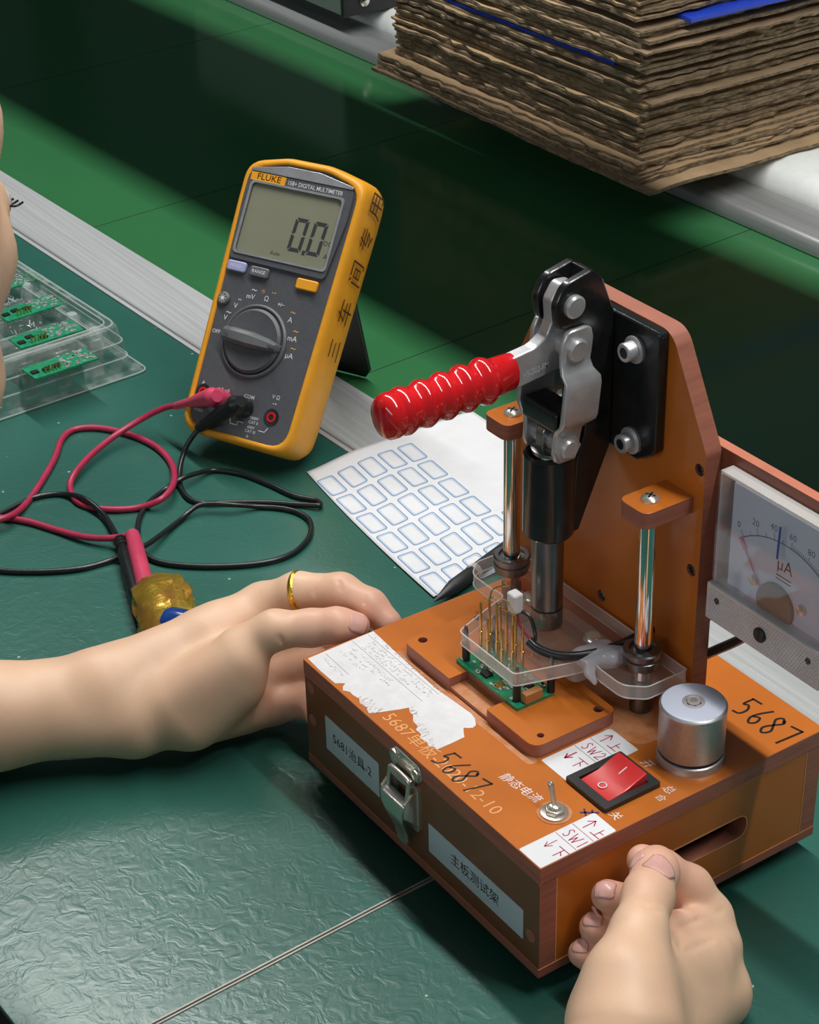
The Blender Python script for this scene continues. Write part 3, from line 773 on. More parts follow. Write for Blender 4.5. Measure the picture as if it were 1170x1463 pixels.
# stand
h0, h1 = mp(22, 132, -36), mp(-22, 132, -36)
f0 = np.array([-341.0, 262.0, 1.6]); f1 = f0 - U * 52
th = np.cross(U, f0 - h0); th = th / np.linalg.norm(th) * 2.6
rgs = []
for t in (0, .5, .93, 1.0):
    a, b_ = h0 + (f0 - h0) * t, h1 + (f1 - h1) * t
    e = 0 if t < 1 else 5
    rgs.append([a - U * e, b_ + U * e, b_ + U * e + th, a - U * e + th])
MB().loft(rgs).build('stand', M_BLACK, met, bevel=1.0)


# ================================================================== TEST LEADS
def cab(pts, r, n=12):  # (px, py, height) along the cable
    return [on(p[0], p[1], p[2]) for p in pts]


red = thing('test_lead', tuple(on(180, 770, 0)), 'red test lead plugged into the multimeter, looping on the mat', 'test lead')
PJ = mp(-15.4, 24.6, 1)
elbow = mp(-15.4, 24.6, 13); bk = on(252, 580, 26)
tail = bk - elbow; tail /= np.linalg.norm(tail)
mb = MB(); mb.tube([PJ, mp(-15.4, 24.6, 9), elbow + tail * 2], [6.2, 6.4, 5.6], 16, sub=4)
mb.tube([elbow - tail * 5, elbow, elbow + tail * 9, elbow + tail * 18, elbow + tail * 26, bk], [4.0, 6.2, 5.4, 4.4, 3.4, 2.7], 16, sub=4)
mb.build('plug', M_REDPROBE, red)
R_ = 2.05
pts = [bk - tail * 2] + cab([(235, 583, 22), (205, 597, 14), (165, 622, 8), (130, 650, 6), (108, 675, 5), (100, 695, 2.2), (108, 714, 2.2), (128, 724, 2.2), (160, 728, 2.2), (200, 725, 2.4), (232, 712, 6.8), (248, 690, 7), (246, 665, 2.5), (228, 642, 2.2), (200, 626, 2.2), (168, 616, 2.2), (135, 611, 2.2), (105, 614, 2.2), (88, 628, 2.2), (78, 655, 2.2), (58, 690, 2.2), (35, 722, 2.2), (12, 738, 6.4), (-25, 747, 6), (-40, 742, 3), (0, 740, 2.2), (40, 745, 2.2), (80, 757, 2.2), (120, 767, 4), (155, 769, 6), (180, 766, 8)], R_)
MB().tube(pts, R_, 12).build('cable', M_REDCAB, red)
pb0, pb1 = on(189, 764, 9.5), on(216, 868, 9.5)
dd = (pb1 - pb0) / np.linalg.norm(pb1 - pb0)
mb = MB(); mb.lathe([(2.6, -1), (4.2, 0), (4.5, 3), (4.4, 12), (4.9, 13), (5.0, 40), (5.6, 60), (5.6, 78)], pb0, dd, 24)
mb.build('probe', M_REDPROBE, red)

blk = thing('test_lead', tuple(on(300, 760, 0)), 'black test lead plugged into the multimeter, looping on the mat', 'test lead')
PJ = mp(2.0, 23.4, 1); elbow = mp(2.0, 23.4, 13); bk = on(283, 612, 24); tail = bk - elbow; tail /= np.linalg.norm(tail)
mb = MB(); mb.tube([PJ, mp(2.0, 23.4, 9), elbow + tail * 2], [6.2, 6.4, 5.6], 16, sub=4)
mb.tube([elbow - tail * 5, elbow, elbow + tail * 9, elbow + tail * 18, elbow + tail * 26, bk], [4.0, 6.2, 5.4, 4.4, 3.6, 2.9], 16, sub=4)
mb.build('plug', M_CABLE, blk)
pts = [bk - tail * 2] + cab([(272, 628, 18), (262, 648, 10), (257, 672, 4), (258, 695, 2), (270, 712, 2), (292, 719, 2), (330, 718, 2), (385, 718, 2), (430, 721, 2), (456, 722, 3.0), (452, 715, 2), (420, 708, 2), (385, 692, 2), (345, 677, 2), (305, 672, 2), (275, 678, 5.5), (256, 686, 5.5), (235, 700, 2), (213, 718, 2), (200, 738, 2), (197, 760, 2), (202, 785, 2), (222, 801, 2), (262, 808, 2), (320, 809, 2), (375, 804, 2), (415, 792, 2), (440, 770, 2), (444, 748, 2), (432, 735, 2), (408, 727, 2), (372, 724, 2), (330, 721, 5.8), (285, 722, 5.5), (255, 745, 2), (215, 775, 5.6), (195, 785, 6), (160, 800, 2), (110, 813, 2), (50, 817, 2), (-10, 814, 2), (-60, 800, 2), (-60, 770, 2), (-10, 740, 2), (28, 720, 2), (55, 709, 2), (90, 706, 2), (120, 712, 6.2), (148, 735, 4), (165, 762, 6), (172, 778, 8)], 1.6)
MB().tube(pts, 1.65, 12).build('cable', M_CABLE, blk)
kb0, kb1 = on(172, 772, 7), on(203, 880, 7); dk = (kb1 - kb0) / np.linalg.norm(kb1 - kb0)
mb = MB(); mb.lathe([(2.4, -2), (3.6, -1), (3.6, .5), (2.6, 1), (2.6, 2), (3.7, 2.5), (3.7, 4), (2.7, 4.5), (2.7, 5.5), (3.9, 6), (3.9, 8), (2.9, 8.4), (3.4, 11), (4.2, 20), (4.6, 60), (4.6, 78)], kb0, dk, 22)
mb.build('probe', M_CABLE, blk)

# gold foil bundle over the probe tips
fo = thing('foil_bundle', tuple(on(235, 880, 0)), 'small bundle wrapped in shiny gold foil with a blue end, behind the wrist', 'foil bundle')
c0 = on(205, 838, 10); c1 = on(232, 935, 10); ax_ = (c1 - c0) / np.linalg.norm(c1 - c0); sd = np.cross(ax_, EZ); sd /= np.linalg.norm(sd)
if sd @ np.array(RX) > 0 and False: sd = -sd
rgs = []; L = np.linalg.norm(c1 - c0)
side = -sd if (on(270, 850, 8) - c0) @ sd < 0 else sd
for k in range(14):
    t = k / 13; ring = []
    for i in range(26):
        a = 2 * math.pi * i / 26
        wv = 1 + .09 * abs(math.sin(a * 6 + k * .35)) + .10 * mnoise.noise(Vector((k * .9, math.cos(a) * 2.2, math.sin(a) * 2.2))) + .05 * math.sin(a * 9 + k)
        end = (1 - (2 * t - 1) ** 8 * .35)
        x = 8.5 + 16.0 * math.cos(a) * wv * end; zz_ = 10.0 + 9.3 * math.sin(a) * wv * end * (1 if math.sin(a) > 0 else .98)
        ring.append(c0 + ax_ * (t * L - 2) + side * x + np.array([0, 0, zz_ - 10]))
    rgs.append(ring)
MB().loft(rgs).build('foil_wrap', M_FOIL, fo, angle=30)
q = on(262, 893, 16)
mb = MB(); mb.lathe([(.1, -12), (7, -11), (8.6, -8), (8.8, 8), (7, 11), (.1, 12)], q, ax_ * .6 + side * .8, 22)
mb.build('blue_cell', M_BLUEPL, fo)


# ================================================================== LABEL SHEET AND PEN
def pz(x, y):
    v = -x * math.sin(RAIL) + y * math.cos(RAIL)
    t = min(1, max(0, (v - 168) / 44)); t = t * t * (3 - 2 * t)
    tu = max(0, (x + 215) / 130.0); near = max(0, 1 - (y - 140) / 40)
    return 0.7 + 4.2 * t + 1.0 * tu * near * .6
A_, B_, C_, D_ = [np.array(p, float) for p in ((-259.5, 159), (-94, 141), (-134, 284), (-258, 286))]
N1, N2 = 44, 36; vs = []
for j in range(N2 + 1):
    for i in range(N1 + 1):
        s, t = i / N1, j / N2
        p = (A_ * (1 - s) + B_ * s) * (1 - t) + (D_ * (1 - s) + C_ * s) * t
        p[1] -= 4 * 4 * s * (1 - s) * (1 - t) * .5
        vs.append((p[0], p[1], pz(*p)))
fs = [(j * (N1 + 1) + i, j * (N1 + 1) + i + 1, (j + 1) * (N1 + 1) + i + 1, (j + 1) * (N1 + 1) + i) for j in range(N2) for i in range(N1)]
paper = thing('label_sheet', (-190, 200, 0), 'white backing sheet of blue bordered blank labels, upper rows peeled off', 'label sheet')
o = MB().add(vs, fs).build('backing_paper', M_WHITE, paper); md = o.modifiers.new('thickness', 'SOLIDIFY'); md.thickness = 0.0003; md.offset = -1
ea = np.array([25.9, -2.4, 0]); ea_u = ea / np.linalg.norm(ea); eb_u = np.array([.02, 1, 0])
def lay(mb, poly, holes, h, mi, fr, c):
    """flat shape laid on the slightly curved sheet"""
    n0 = len(mb.v)
    if holes: holed(mb, poly, holes, 0, .02, fr, mi, mi)
    else: mb.prism(poly, 0, .06, fr, mi, mi)
    for q in range(n0, len(mb.v)):
        x, y, zz_ = mb.v[q]; mb.v[q] = (x, y, zz_ + pz(x, y) + h)
for i in range(6):
    for j in range(6):
        if j == 5 and i < 4: continue
        if i == 5 and j > 3: continue
        p = np.array([-234.6, 162.2, 0]) + ea * i + np.array([0.15, 15.05, 0]) * j
        fr = (p, ea_u, eb_u, EZ); mb = MB()
        lay(mb, rpoly(rect(-11.6, -6.2, 11.6, 6.2), 2.6, 4), None, .16, 0, fr, p)
        lay(mb, rpoly(rect(-11.2, -5.8, 11.2, 5.8), 2.4, 4), [rpoly(rect(-10.6, -5.2, 10.6, 5.2), 2.2, 4)], .40, 1, fr, p)
        lay(mb, rpoly(rect(-10.6, -5.2, 10.6, 5.2), 2.2, 4), [rpoly(rect(-9.4, -4.0, 9.4, 4.0), 1.9, 4)], .38, 2, fr, p)
        mb.build('label', [M_WHITE, mat('label_border_blue', (0.13, 0.24, 0.44), .5), mat('label_border_pale', (0.50, 0.60, 0.72), .5)], paper, smooth=False)

pen = thing('pen', (-100, 175, 0), 'black pen with a clear grip lying on the edge of the label sheet', 'pen')
q0, q1 = on(620, 859, 5.2), on(742, 769, 6.5); dp = (q1 - q0) / np.linalg.norm(q1 - q0)
MB().lathe([(.4, 0), (1.0, 2), (2.4, 9), (3.6, 14), (4.0, 17)], q0, dp, 20).build('nib_cone', M_BLACK, pen)
MB().lathe([(4.0, 17), (4.4, 18), (4.4, 34), (4.0, 35)], q0, dp, 20).build('grip', M_RUBBER, pen)
MB().lathe([(4.1, 35), (4.9, 35.2), (4.9, 39), (4.1, 39.2)], q0, dp, 20).build('clear_ring', M_FROST, pen)
MB().lathe([(4.1, 39), (4.3, 45), (4.3, 125), (3.2, 132)], q0, dp, 20).build('barrel', M_BLACK, pen)
MB().box(q0 + dp * 105 + np.array([0, 0, 5.2]), (1.6, 44, 2.2), np.array([np.cross(dp, EZ), dp, EZ]).T).build('clip', M_BLACK, pen, bevel=.4)


# ================================================================== CLEAR TRAY WITH BOARDS
tray = thing('blister_tray', (-520, 90, 0), 'clear plastic blister tray holding green circuit boards', 'tray')
ta = math.radians(3.5); TX = np.array([math.cos(ta), math.sin(ta), 0]); TY = np.array([-math.sin(ta), math.cos(ta), 0]); TO = np.array([-449., 142, 0])
def tq(u, v, z): return TO + TX * u + TY * v + np.array([0, 0, z])
TF = (TO, TX, TY, EZ)
def trect(u0, v0, u1, v1, r): return rpoly(rect(u0, v0, u1, v1), r, 5)
def tring(u0, v0, u1, v1, r, z): return [tq(p[0], p[1], z) for p in trect(u0, v0, u1, v1, r)]
# a flange at the bottom, stepped walls, a rolled top rim and the sunk floor
rgs = [tring(-300, -190, 2, 4, 8, .5), tring(-300, -190, 2, 4, 8, 1.6), tring(-294, -184, -5, -3, 8, 2.0), tring(-292, -182, -6, -4, 8, 11), tring(-292, -182, -8, -5, 8, 12),
       tring(-291, -180, -8, -5, 9, 22), tring(-290, -180, -9, -6, 9, 23), tring(-288, -178, -11, -7, 10, 33), tring(-286, -176, -13, -9, 10, 34.5), tring(-282, -172, -18, -13, 9, 34.5), tring(-281, -171, -20, -15, 9, 28), tring(-279, -169, -26, -21, 7, 27), tring(-278, -168, -28, -23, 7, 15)]
mb = MB()
for (u0, v0, u1, v1, r_, zz_, w_) in ((-300, -190, 2, 4, 8, 1.4, .55), (-292, -182, -6.5, -4, 8, 11.6, .45), (-290, -180, -8.5, -5.5, 9, 22.6, .45), (-286, -176, -13, -9, 10, 34.4, .7), (-282, -172, -18, -13, 9, 34.4, .55), (-279, -169, -26, -21, 7, 27, .5)):
    P_ = tring(u0, v0, u1, v1, r_, zz_); mb.tube(P_ + [P_[0]], w_, 6, sub=0)
mb.build('rim_highlight', M_TRAYEDGE, tray)  # pale beads painted in as the highlights on the tray's rims and steps
mb = MB(); rt = random.Random(9)
for k in range(150):
    q = tq(rt.uniform(-200, -30), rt.uniform(-60, -26), rt.uniform(15, 27)); d = TX * rt.uniform(-4, 4) + TY * rt.uniform(-4, 4) + np.array([0, 0, rt.uniform(-3, 3)])
    mb.tube([q, q + d * .5 + np.array([0, 0, .4]), q + d], rt.uniform(.25, .55), 5, sub=0)
mb.build('moulded_relief', M_TRAYEDGE, tray)['kind'] = 'stuff'
mb = MB().loft(rgs, cap0=False, cap1=True); mb.build('tray_shell', M_TRAY, tray, angle=30)
for k, u in enumerate((-34, -60, -86, -112, -138, -164)):
    mb = MB(); mb.loft([[tq(u - 2.5, v, 15), tq(u - 1.4, v, 26), tq(u + 1.4, v, 26), tq(u + 2.5, v, 15)] for v in (-160, -30)]); mb.build('rib', M_TRAY, tray, bevel=.6)
for k, u in enumerate((-30, -62, -96, -130, -164)):
    mb = MB(); mb.lathe([(5.5, 15), (5.0, 24), (3.8, 28), (.1, 29)], tq(u, -17.5, 0), EZ, 14); mb.build('stud', M_TRAYEDGE, tray)
for k in range(6):
    v = -30 - k * 26; rg = []
    MB().loft([[tq(-9.2 + a, v + b_, zz_) for a, b_ in ((0, -6), (2.6, -4), (2.6, 4), (0, 6))] for zz_ in (4, 31)]).build('flute', M_TRAY, tray, bevel=.8)
pcbs = []
def board(px_, py_, rot, lab):
    c_ = on(px_, py_, 28); u, v = (c_ - TO) @ TX, (c_ - TO) @ TY; rot += math.pi / 2
    t = thing('circuit_board', tuple(tq(u, v, 27.5)), lab, 'circuit board', 'boards in the clear tray')
    c, s = math.cos(rot), math.sin(rot); X = TX * c + TY * s; Y = -TX * s + TY * c; fr = (tq(u, v, 27.3), X, Y, EZ)
    MB().prism(rpoly(rect(-24, -10, 24, 10), 1), 0, 1.3, fr).build('board', M_PCB, t)
    mb = MB(); r = random.Random(int(u * 3 + v))
    for k in range(46):
        x, y = r.uniform(0, 22), r.uniform(-9, 9); mb.prism(rect(x - 1.1, y - .6, x + 1.1, y + .6), 1.3, 2.2, fr)
    mb.build('small_parts', M_STEEL, t, smooth=False)['kind'] = 'stuff'
    for k in range(3):
        x, y = -20 + k * 8, r.uniform(-5, 5); MB().prism(rect(x - 2.5, y - 2, x + 2.5, y + 2), 1.3, 2.5, fr).build('chip', M_CHIP, t)
    for k in range(5): MB().lathe([(.8, 0), (.8, 4.2)], fr[0] + X * (-14 + 2.6 * k) + Y * -6.4 + np.array([0, 0, 1.3]), EZ, 8).build('pin', M_GOLD, t)
board(44, 440, .03, 'green circuit board in the clear tray, second nearest the multimeter')
board(66, 478, -.02, 'green circuit board in the clear tray, nearest the multimeter')
board(14, 404, .03, 'green circuit board in the clear tray, third from the multimeter')
board(86, 520, .0, 'green circuit board lying lower in the front of the clear tray')


# ================================================================== TEST FIXTURE
ZT = 71.0
W_, D_B = 185.0, 161.0
fx = thing('test_fixture', (92, 80, 0), 'orange phenolic test fixture box with a red handled toggle clamp and a dial meter', 'test fixture')
OM = [M_ORANGE, M_OEDGE]
TOPF = lambda x=0, y=0, z=ZT: ((x, y, z), EX, EY, EZ)
FRONTF = lambda x=0, z=0, y=0.0: ((x, y, z), EX, EZ, (0, -1, 0))
SIDEF = lambda y=0, z=0, x=W_: ((x, y, z), EY, EZ, EX)
MB().prism(rpoly(rect(0, 0, W_, D_B), .8), 62.2, ZT, TOPF(z=0), 0, 1).build('top_plate', OM, fx, bevel=.35)
MB().prism(rpoly(rect(0, 0, W_, D_B), .8), 10, 15, TOPF(z=0), 0, 1).build('bottom_plate', OM, fx, bevel=.35)
for y in (0.3, D_B - 9.3):
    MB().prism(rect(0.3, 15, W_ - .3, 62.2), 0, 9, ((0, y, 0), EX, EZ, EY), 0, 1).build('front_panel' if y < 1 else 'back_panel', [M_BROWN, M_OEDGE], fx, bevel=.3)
slot = rpoly(rect(50, 31.5, 117, 43.2), 5.8, 8)
mb = MB(); holed(mb, rect(9.3, 15, D_B - 9.3, 62.2), [slot], 0, 8.4, ((W_ - 8.9, 0, 0), EY, EZ, EX), 0, 1); mb.build('side_panel', OM, fx, bevel=.3)
MB().prism(rect(9.3, 15, D_B - 9.3, 62.2), 0, 8.4, ((.5, 0, 0), EY, EZ, EX), 0, 1).build('side_panel', OM, fx, bevel=.3)
mb = MB(); holed(mb, rpoly(rect(49.3, 30.8, 117.7, 43.9), 6.4, 8), [slot], 0, .1, ((W_ - .5, 0, 0), EY, EZ, EX)); mb.build('slot_edge', M_ENGRAVE, fx, smooth=False)
# pale scribed seams where the panels meet
mb = MB()
for a, b_ in (((9.3, 15.2), (9.3, 62)), ((D_B - 9.3, 15.2), (D_B - 9.3, 62)), ((0, 62.1), (D_B, 62.1)), ((0, 15.1), (D_B, 15.1))):
    mb.ribbon([a, b_], .55, SIDEF(x=W_ - .45), .1)
mb.build('panel_seam', M_ENGRAVE, fx, smooth=False)
mb = MB()
for z_ in (62.0, 15.2): mb.ribbon([(1, z_), (W_ - 1, z_)], .35, FRONTF(y=.3), .05)
mb.build('panel_seam', M_OEDGE, fx, smooth=False)
for x in (16, W_ - 16):
    for y in (16, D_B - 16): MB().lathe([(8, 0), (9, 1), (8, 10.2)], (x, y, 0), EZ, 24).build('rubber_foot', M_RUBBER, fx)
for x, z_ in ((6, 38), (6, 57), (179, 30)):
    MB().lathe([(3.2, 0), (3.2, .25), (2.4, .3), (1.4, .1), (.2, .1)], (x, .3, z_), (0, -1, 0), 18).build('panel_screw', M_OEDGE, fx)

# dusty worn area behind the nest
MB().prism(rpoly([(22, 86), (60, 86), (100, 85), (128, 80), (146, 86), (150, 118), (20, 119)], 8), 0, .08, TOPF()).build('worn_patch', M_DUSTY, fx, smooth=False)
MB().prism(rpoly([(22, 36.8), (60, 36.6), (128, 37.5), (129, 43), (22, 43)], 3), 0, .08, TOPF()).build('worn_patch', M_DUSTY, fx, smooth=False)

# nest block: two pads round the board pocket, a lower step in front
outer = rpoly([(24.5, 41.5), (62.5, 41.5), (62.5, 53), (91.5, 53), (91.5, 41.5), (127, 41.5), (127, 88.5), (24.5, 88.5)], [5, .6, .6, .6, .6, 6, 5, 5], 5)
pocket = rpoly(rect(64, 55.5, 99, 75), 1)
holes = [circ(29.5, 49.5, 2.3), circ(121.2, 49.4, 1.7), circ(121.2, 82.2, 2.4), circ(30, 82, 2.3)]
mb = MB(); holed(mb, outer, holes + [pocket], 0, 7, TOPF(), 0, 1); mb.build('nest_block', OM, fx, bevel=.5)
mb = MB().prism(rect(62.3, 41.9, 91.7, 56), 0, 2.2, TOPF(), 0, 1); mb.build('nest_step', [M_DUSTY, M_OEDGE], fx, bevel=.3)
for c in holes:
    cx, cy = np.mean(c, axis=0); MB().prism(circ(cx, cy, 2.5), .1, .4, TOPF()).build('screw_hole', M_OEDGE, fx, smooth=False)

# upright plate
up = rpoly([(10.5, ZT), (139.5, ZT), (139.5, 204), (114.5, 252), (35.5, 252), (10.5, 204)], [0, 0, 8, 12, 12, 8], 6)
scr = [circ(136.0, 195.5, 2.9), circ(134.6, 144.5, 2.9), circ(74.9, 99.5, 2.9), circ(15, 195, 2.9)]
mb = MB(); holed(mb, up, scr, 0, 8.8, ((0, 129.8, 0), EX, EZ, (0, -1, 0)), 0, 1); mb.build('upright_plate', OM, fx, bevel=.7)
for cc in scr:
    cx, cz = np.mean(cc, axis=0)
    MB().lathe([(2.6, 0), (2.5, 1.4), (1.3, 1.8), (1.2, .9), (.1, .9)], (cx, 123.4, cz), (0, -1, 0), 20).build('plate_screw', M_DSTEEL, fx)
# meter panel behind
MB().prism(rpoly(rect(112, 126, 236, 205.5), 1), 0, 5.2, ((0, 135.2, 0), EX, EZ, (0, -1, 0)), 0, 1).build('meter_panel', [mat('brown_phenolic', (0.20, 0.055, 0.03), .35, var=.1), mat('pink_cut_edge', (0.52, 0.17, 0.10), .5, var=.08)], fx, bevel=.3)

# toggle clamp ------------------------------------------------------
fl_ = rpoly([(37.5, 186.5), (101, 186.5), (113, 194), (113, 251.6), (37.5, 251.6)], [5, 3, 4, 2.5, 2.5], 4)
MB().prism(fl_, 0, 5.2, ((0, 121, 0), EX, EZ, (0, -1, 0))).build('clamp_flange', M_BLACKM, fx, bevel=.8)
prof = rpoly([(85, 250), (83.5, 262), (88, 270.5), (103, 274), (108.5, 269), (115.8, 251), (115.8, 187), (99, 148), (95, 148), (97, 186), (101, 196), (101, 250)], [6, 8, 8, 3, 3, 1, 1, 2, 2, 4, 4, 6], 5)
for x in (66.5, 79.5):
    MB().prism(prof, 0, 4.0, ((x, 0, 0), EY, EZ, EX)).build('clamp_cheek', M_BLACKM, fx, bevel=.7)
MB().prism(rect(70, 79.8) if False else rpoly([(100.5, 262), (102, 273.6), (106.4, 271.6), (107.5, 262)], .8), 70.2, 79.8, ((0, 0, 0), EY, EZ, EX)).build('clamp_bridge', M_BLACKM, fx, bevel=.6)
MB().prism(rpoly([(104, 190), (115, 190), (115, 246), (107, 246)], 1), 70.2, 79.8, ((0, 0, 0), EY, EZ, EX)).build('clamp_spine', M_BLACKM, fx)
MB().prism(rpoly([(97, 150), (104, 165), (112, 184), (100, 184), (97, 175)], 1), 70.2, 79.8, ((0, 0, 0), EY, EZ, EX)).build('clamp_web', M_BLACKM, fx)
for z_ in (239, 195):
    for x in (97.8, 52.2):
        b_ = MB().lathe([(6.2, 0), (6.2, 1.3), (5.9, 1.5)], (x, 115.8, z_), (0, -1, 0), 28).build('washer', M_STEEL, fx)
        MB().lathe([(4.3, 1.5), (4.3, 6.2), (3.9, 6.8), (2.5, 6.8), (2.4, 4.6), (.1, 4.6)], (x, 115.8, z_), (0, -1, 0), 28).build('socket_bolt', M_STEEL, b_)
        MB().lathe([(2.45, 4.62), (2.45, 6.7)], (x, 115.8, z_), (0, -1, 0), 6, caps=True).build('hex_socket', M_CHIP, b_)
# guide barrel and plunger
PY = 88.3
mb = MB(); mb.lathe([(9.0, 175), (9.0, 188), (10.6, 188.8), (11.7, 187.6), (11.7, 148), (10.6, 146.6), (8.0, 146.6)], (75, PY, 0), EZ, 44, caps=False); mb.build('guide_barrel', M_BLACKM, fx)
pl = MB(); pl.lathe([(.1, 97), (6.8, 97), (7.4, 97.8), (7.4, 107), (7.3, 107.3), (7.3, 186), (6.4, 188), (.1, 188)], (75, PY, 0), EZ, 36); pl.build('plunger', M_DSTEEL, fx)
MB().lathe([(7.45, 107.0), (7.45, 107.8)], (75, PY, 0), EZ, 36, caps=False).build('plunger_line', M_CHIP, fx)
MB().prism(rpoly(rect(PY - 6, 186, PY + 5, 203), [0, 0, 5, 5], 5), -2.6, 2.6, ((75, 0, 0), EY, EZ, EX)).build('plunger_tongue', M_DSTEEL, fx, bevel=.5)
MB().lathe([(5, 188), (9.2, 189.8), (9.4, 191.6), (6, 192.8), (4, 192.4)], (76.5, PY, 0), EZ, 26).build('spring_ring', M_DSTEEL, fx)
# lever
lev = rpoly([(85.2, 262), (90, 269.3), (97.5, 268.5), (101.5, 262), (102.5, 236), (92, 229.5), (64, 226.2), (64, 241.5), (77, 243.0), (83.5, 247), (86, 253)], [6, 4, 4, 5, 8, 8, 1, 1, 8, 5, 4], 5)
MB().prism(lev, -3.2, 3.2, ((75, 0, 0), EY, EZ, EX)).build('lever_arm', M_STEEL, fx, bevel=.9)
text('HS-302-FM', 4.3, ((78.25, 77.5, 232.6), EY, EZ, EX), M_PRINTW, fx, sx=.72, rot=.07, bold=.01)
# red grip
g0 = np.array([75, 67.5, 234.2]); g1 = np.array([75, -0.8, 232.2]); gd = (g1 - g0); GL = np.linalg.norm(gd); gd /= GL
gp = [(5, 0), (8.2, .4), (8.6, 3), (8.7, 10)]
for k in range(5):
    c = 15.5 + k * 10.2
    gp += [(8.8 + k * .1, c - 3.6), (10.2, c - 1.9), (10.7, c), (10.2, c + 1.9), (8.9 + k * .1, c + 3.8)]
gp += [(9.6, GL - 9.0), (10.2, GL - 6.5), (9.8, GL - 3.4), (8.2, GL - 1.4), (4.5, GL - .2), (.1, GL)]
mb = MB(); mb.lathe(gp, g0, gd, 44)
for i, v in enumerate(mb.v):
    h_ = (np.array(v) - g0) @ gd; f = max(0, 1 - h_ / 14)
    mb.v[i] = (75 + (v[0] - 75) * (0.92 - .22 * f), v[1], v[2])
mb.build('red_grip', M_REDGRIP, fx, angle=60)
# links: strips following the joint plates, stepped outward in the middle
def link(sg):
    secs = [(250.5, 0, 3.5), (249.4, 0, 6.6), (245, 0, 8.2), (240.5, 0, 8.3), (235, 0.2, 7.8), (231.5, 2.2, 8.4), (228, 4.6, 9.4), (225, 5.2, 9.8), (210, 5.2, 9.8), (207.5, 4.4, 9.6), (205.2, 2.2, 8.0), (203, .6, 7.3), (199, 0, 7.2), (193, 0, 7.0), (189.5, 0, 5.6), (187.8, 0, 3)]
    rg = []
    for z_, off, hw in secs:
        cy = 93.4 + (88.8 - 93.4) * (241 - z_) / (241 - 195); cy += 1.6 if 206 < z_ < 229 else 0
        x0 = 75 + sg * (8.9 + off); x1 = x0 + sg * 2.6
        rg.append([np.array([x0, cy - hw, z_]), np.array([x1, cy - hw, z_]), np.array([x1, cy + hw, z_]), np.array([x0, cy + hw, z_])])
    return MB().loft(rg).build('link_plate', M_STEEL, fx, bevel=.7, angle=30)
link(1); link(-1)
MB().prism(rpoly(rect(82, 203, 96, 213), 2), -12, 12, ((75, 0, 0), EY, EZ, EX)).build('link_bridge', M_BLACKM, fx, bevel=.6)
def pin(y, z_, r, x1):
    MB().lathe([(r * .8, -x1), (r, -x1 + .8), (r, x1 - .9), (r * .82, x1)], (75, y, z_), EX, 28).build('pivot_pin', M_STEEL, fx)
pin(92.8, 260.2, 5.2, 11.2); pin(92.9, 241, 5.2, 13.8); pin(88.8, 195, 4.6, 14.6)
MB().lathe([(6.8, 11.6), (6.8, 12.6), (4.6, 13)], (75, 88.8, 195), EX, 6).build('pivot_nut', M_STEEL, fx)

# guide rods, caps and collars -----------------------------------------
for x in (26.5, 124.3):
    y = 104.5
    MB().lathe([(.1, 71), (5.2, 71), (5.2, 74), (4.9, 76), (4.9, 88)], (x, y, 0), EZ, 28).build('bushing_foot', M_DSTEEL, fx)
    MB().lathe([(8.2, 95.7), (8.2, 98), (9.0, 98.4), (9.0, 100.2), (8.3, 100.6), (8.3, 101.4), (9.0, 101.8), (9.0, 104.0), (8.4, 104.6), (6.4, 104.6), (6.0, 103.2), (4.0, 103.2)], (x, y, 0), EZ, 36, caps=False).build('collar', M_DSTEEL, fx)
    MB().lathe([(.1, 72), (4.1, 72), (4.1, 173.5), (.1, 173.5)], (x, y, 0), EZ, 32).build('guide_rod', M_CHROME, fx)
    xs = x
    cp = rpoly([(xs - 9.2, 94), (xs + 9.2, 94), (xs + 9.2, 121), (xs - 9.2, 121)], [5, 5, 0.3, 0.3], 5)
    MB().prism(cp, 173.3, 181.4, TOPF(z=0), 0, 1).build('rod_cap', OM, fx, bevel=.5)
    b_ = MB().lathe([(4.3, 181.3), (4.2, 182.2), (3.0, 183.3), (1.2, 183.8), (.1, 183.8)], (x, y, 0), EZ, 24).build('cap_screw', M_NICKEL, fx)
    mb = MB()
    for a in (.5, 2.07): mb.box((x, y, 183.6), (4.6, .8, .5), np.array([[math.cos(a), -math.sin(a), 0], [math.sin(a), math.cos(a), 0], [0, 0, 1]]))
    mb.build('cross_slot', M_CHIP, b_, smooth=False)

# clear pressure plate -----------------------------------------------
ac = rpoly([(54.5, 53), (97, 53), (105, 79), (107, 88), (117, 86.5), (132, 86.5), (139.5, 95), (139.5, 117.5), (11, 117.5), (11, 95), (18.5, 86.5), (34, 86.5), (43.5, 88), (46, 78)], [4, 3, 8, 4, 3, 10, 6, .6, .6, 6, 10, 3, 4, 8], 6)
mb = MB(); holed(mb, ac, [], 88.6, 95.6, TOPF(z=0), 0, 1)
mb.build('pressure_plate', [M_CLEAR, M_FROST], fx, bevel=.4)
mb = MB()
for z_ in (88.8, 95.5): mb.tube([(p[0], p[1], z_) for p in ac] + [(ac[0][0], ac[0][1], z_)], .34, 6, sub=0)
mb.build('edge_highlight', M_EDGEGLINT, fx)  # thin whitish tubes stand in for light caught on the chamfer
MB().prism(rpoly([(58, 82), (104, 82), (104, 112), (58, 112)], 5), 81.5, 88.4, TOPF(z=0), 0, 1).build('spacer_block', [M_CLEAR, M_FROST], fx, bevel=.4)
for x, y in ((96, 99), (52, 97)):
    MB().lathe([(4.6, 95.6), (4.4, 96.6), (3.2, 97.8), (.1, 98)], (x, y, 0), EZ, 22).build('plate_screw', M_NICKEL, fx)
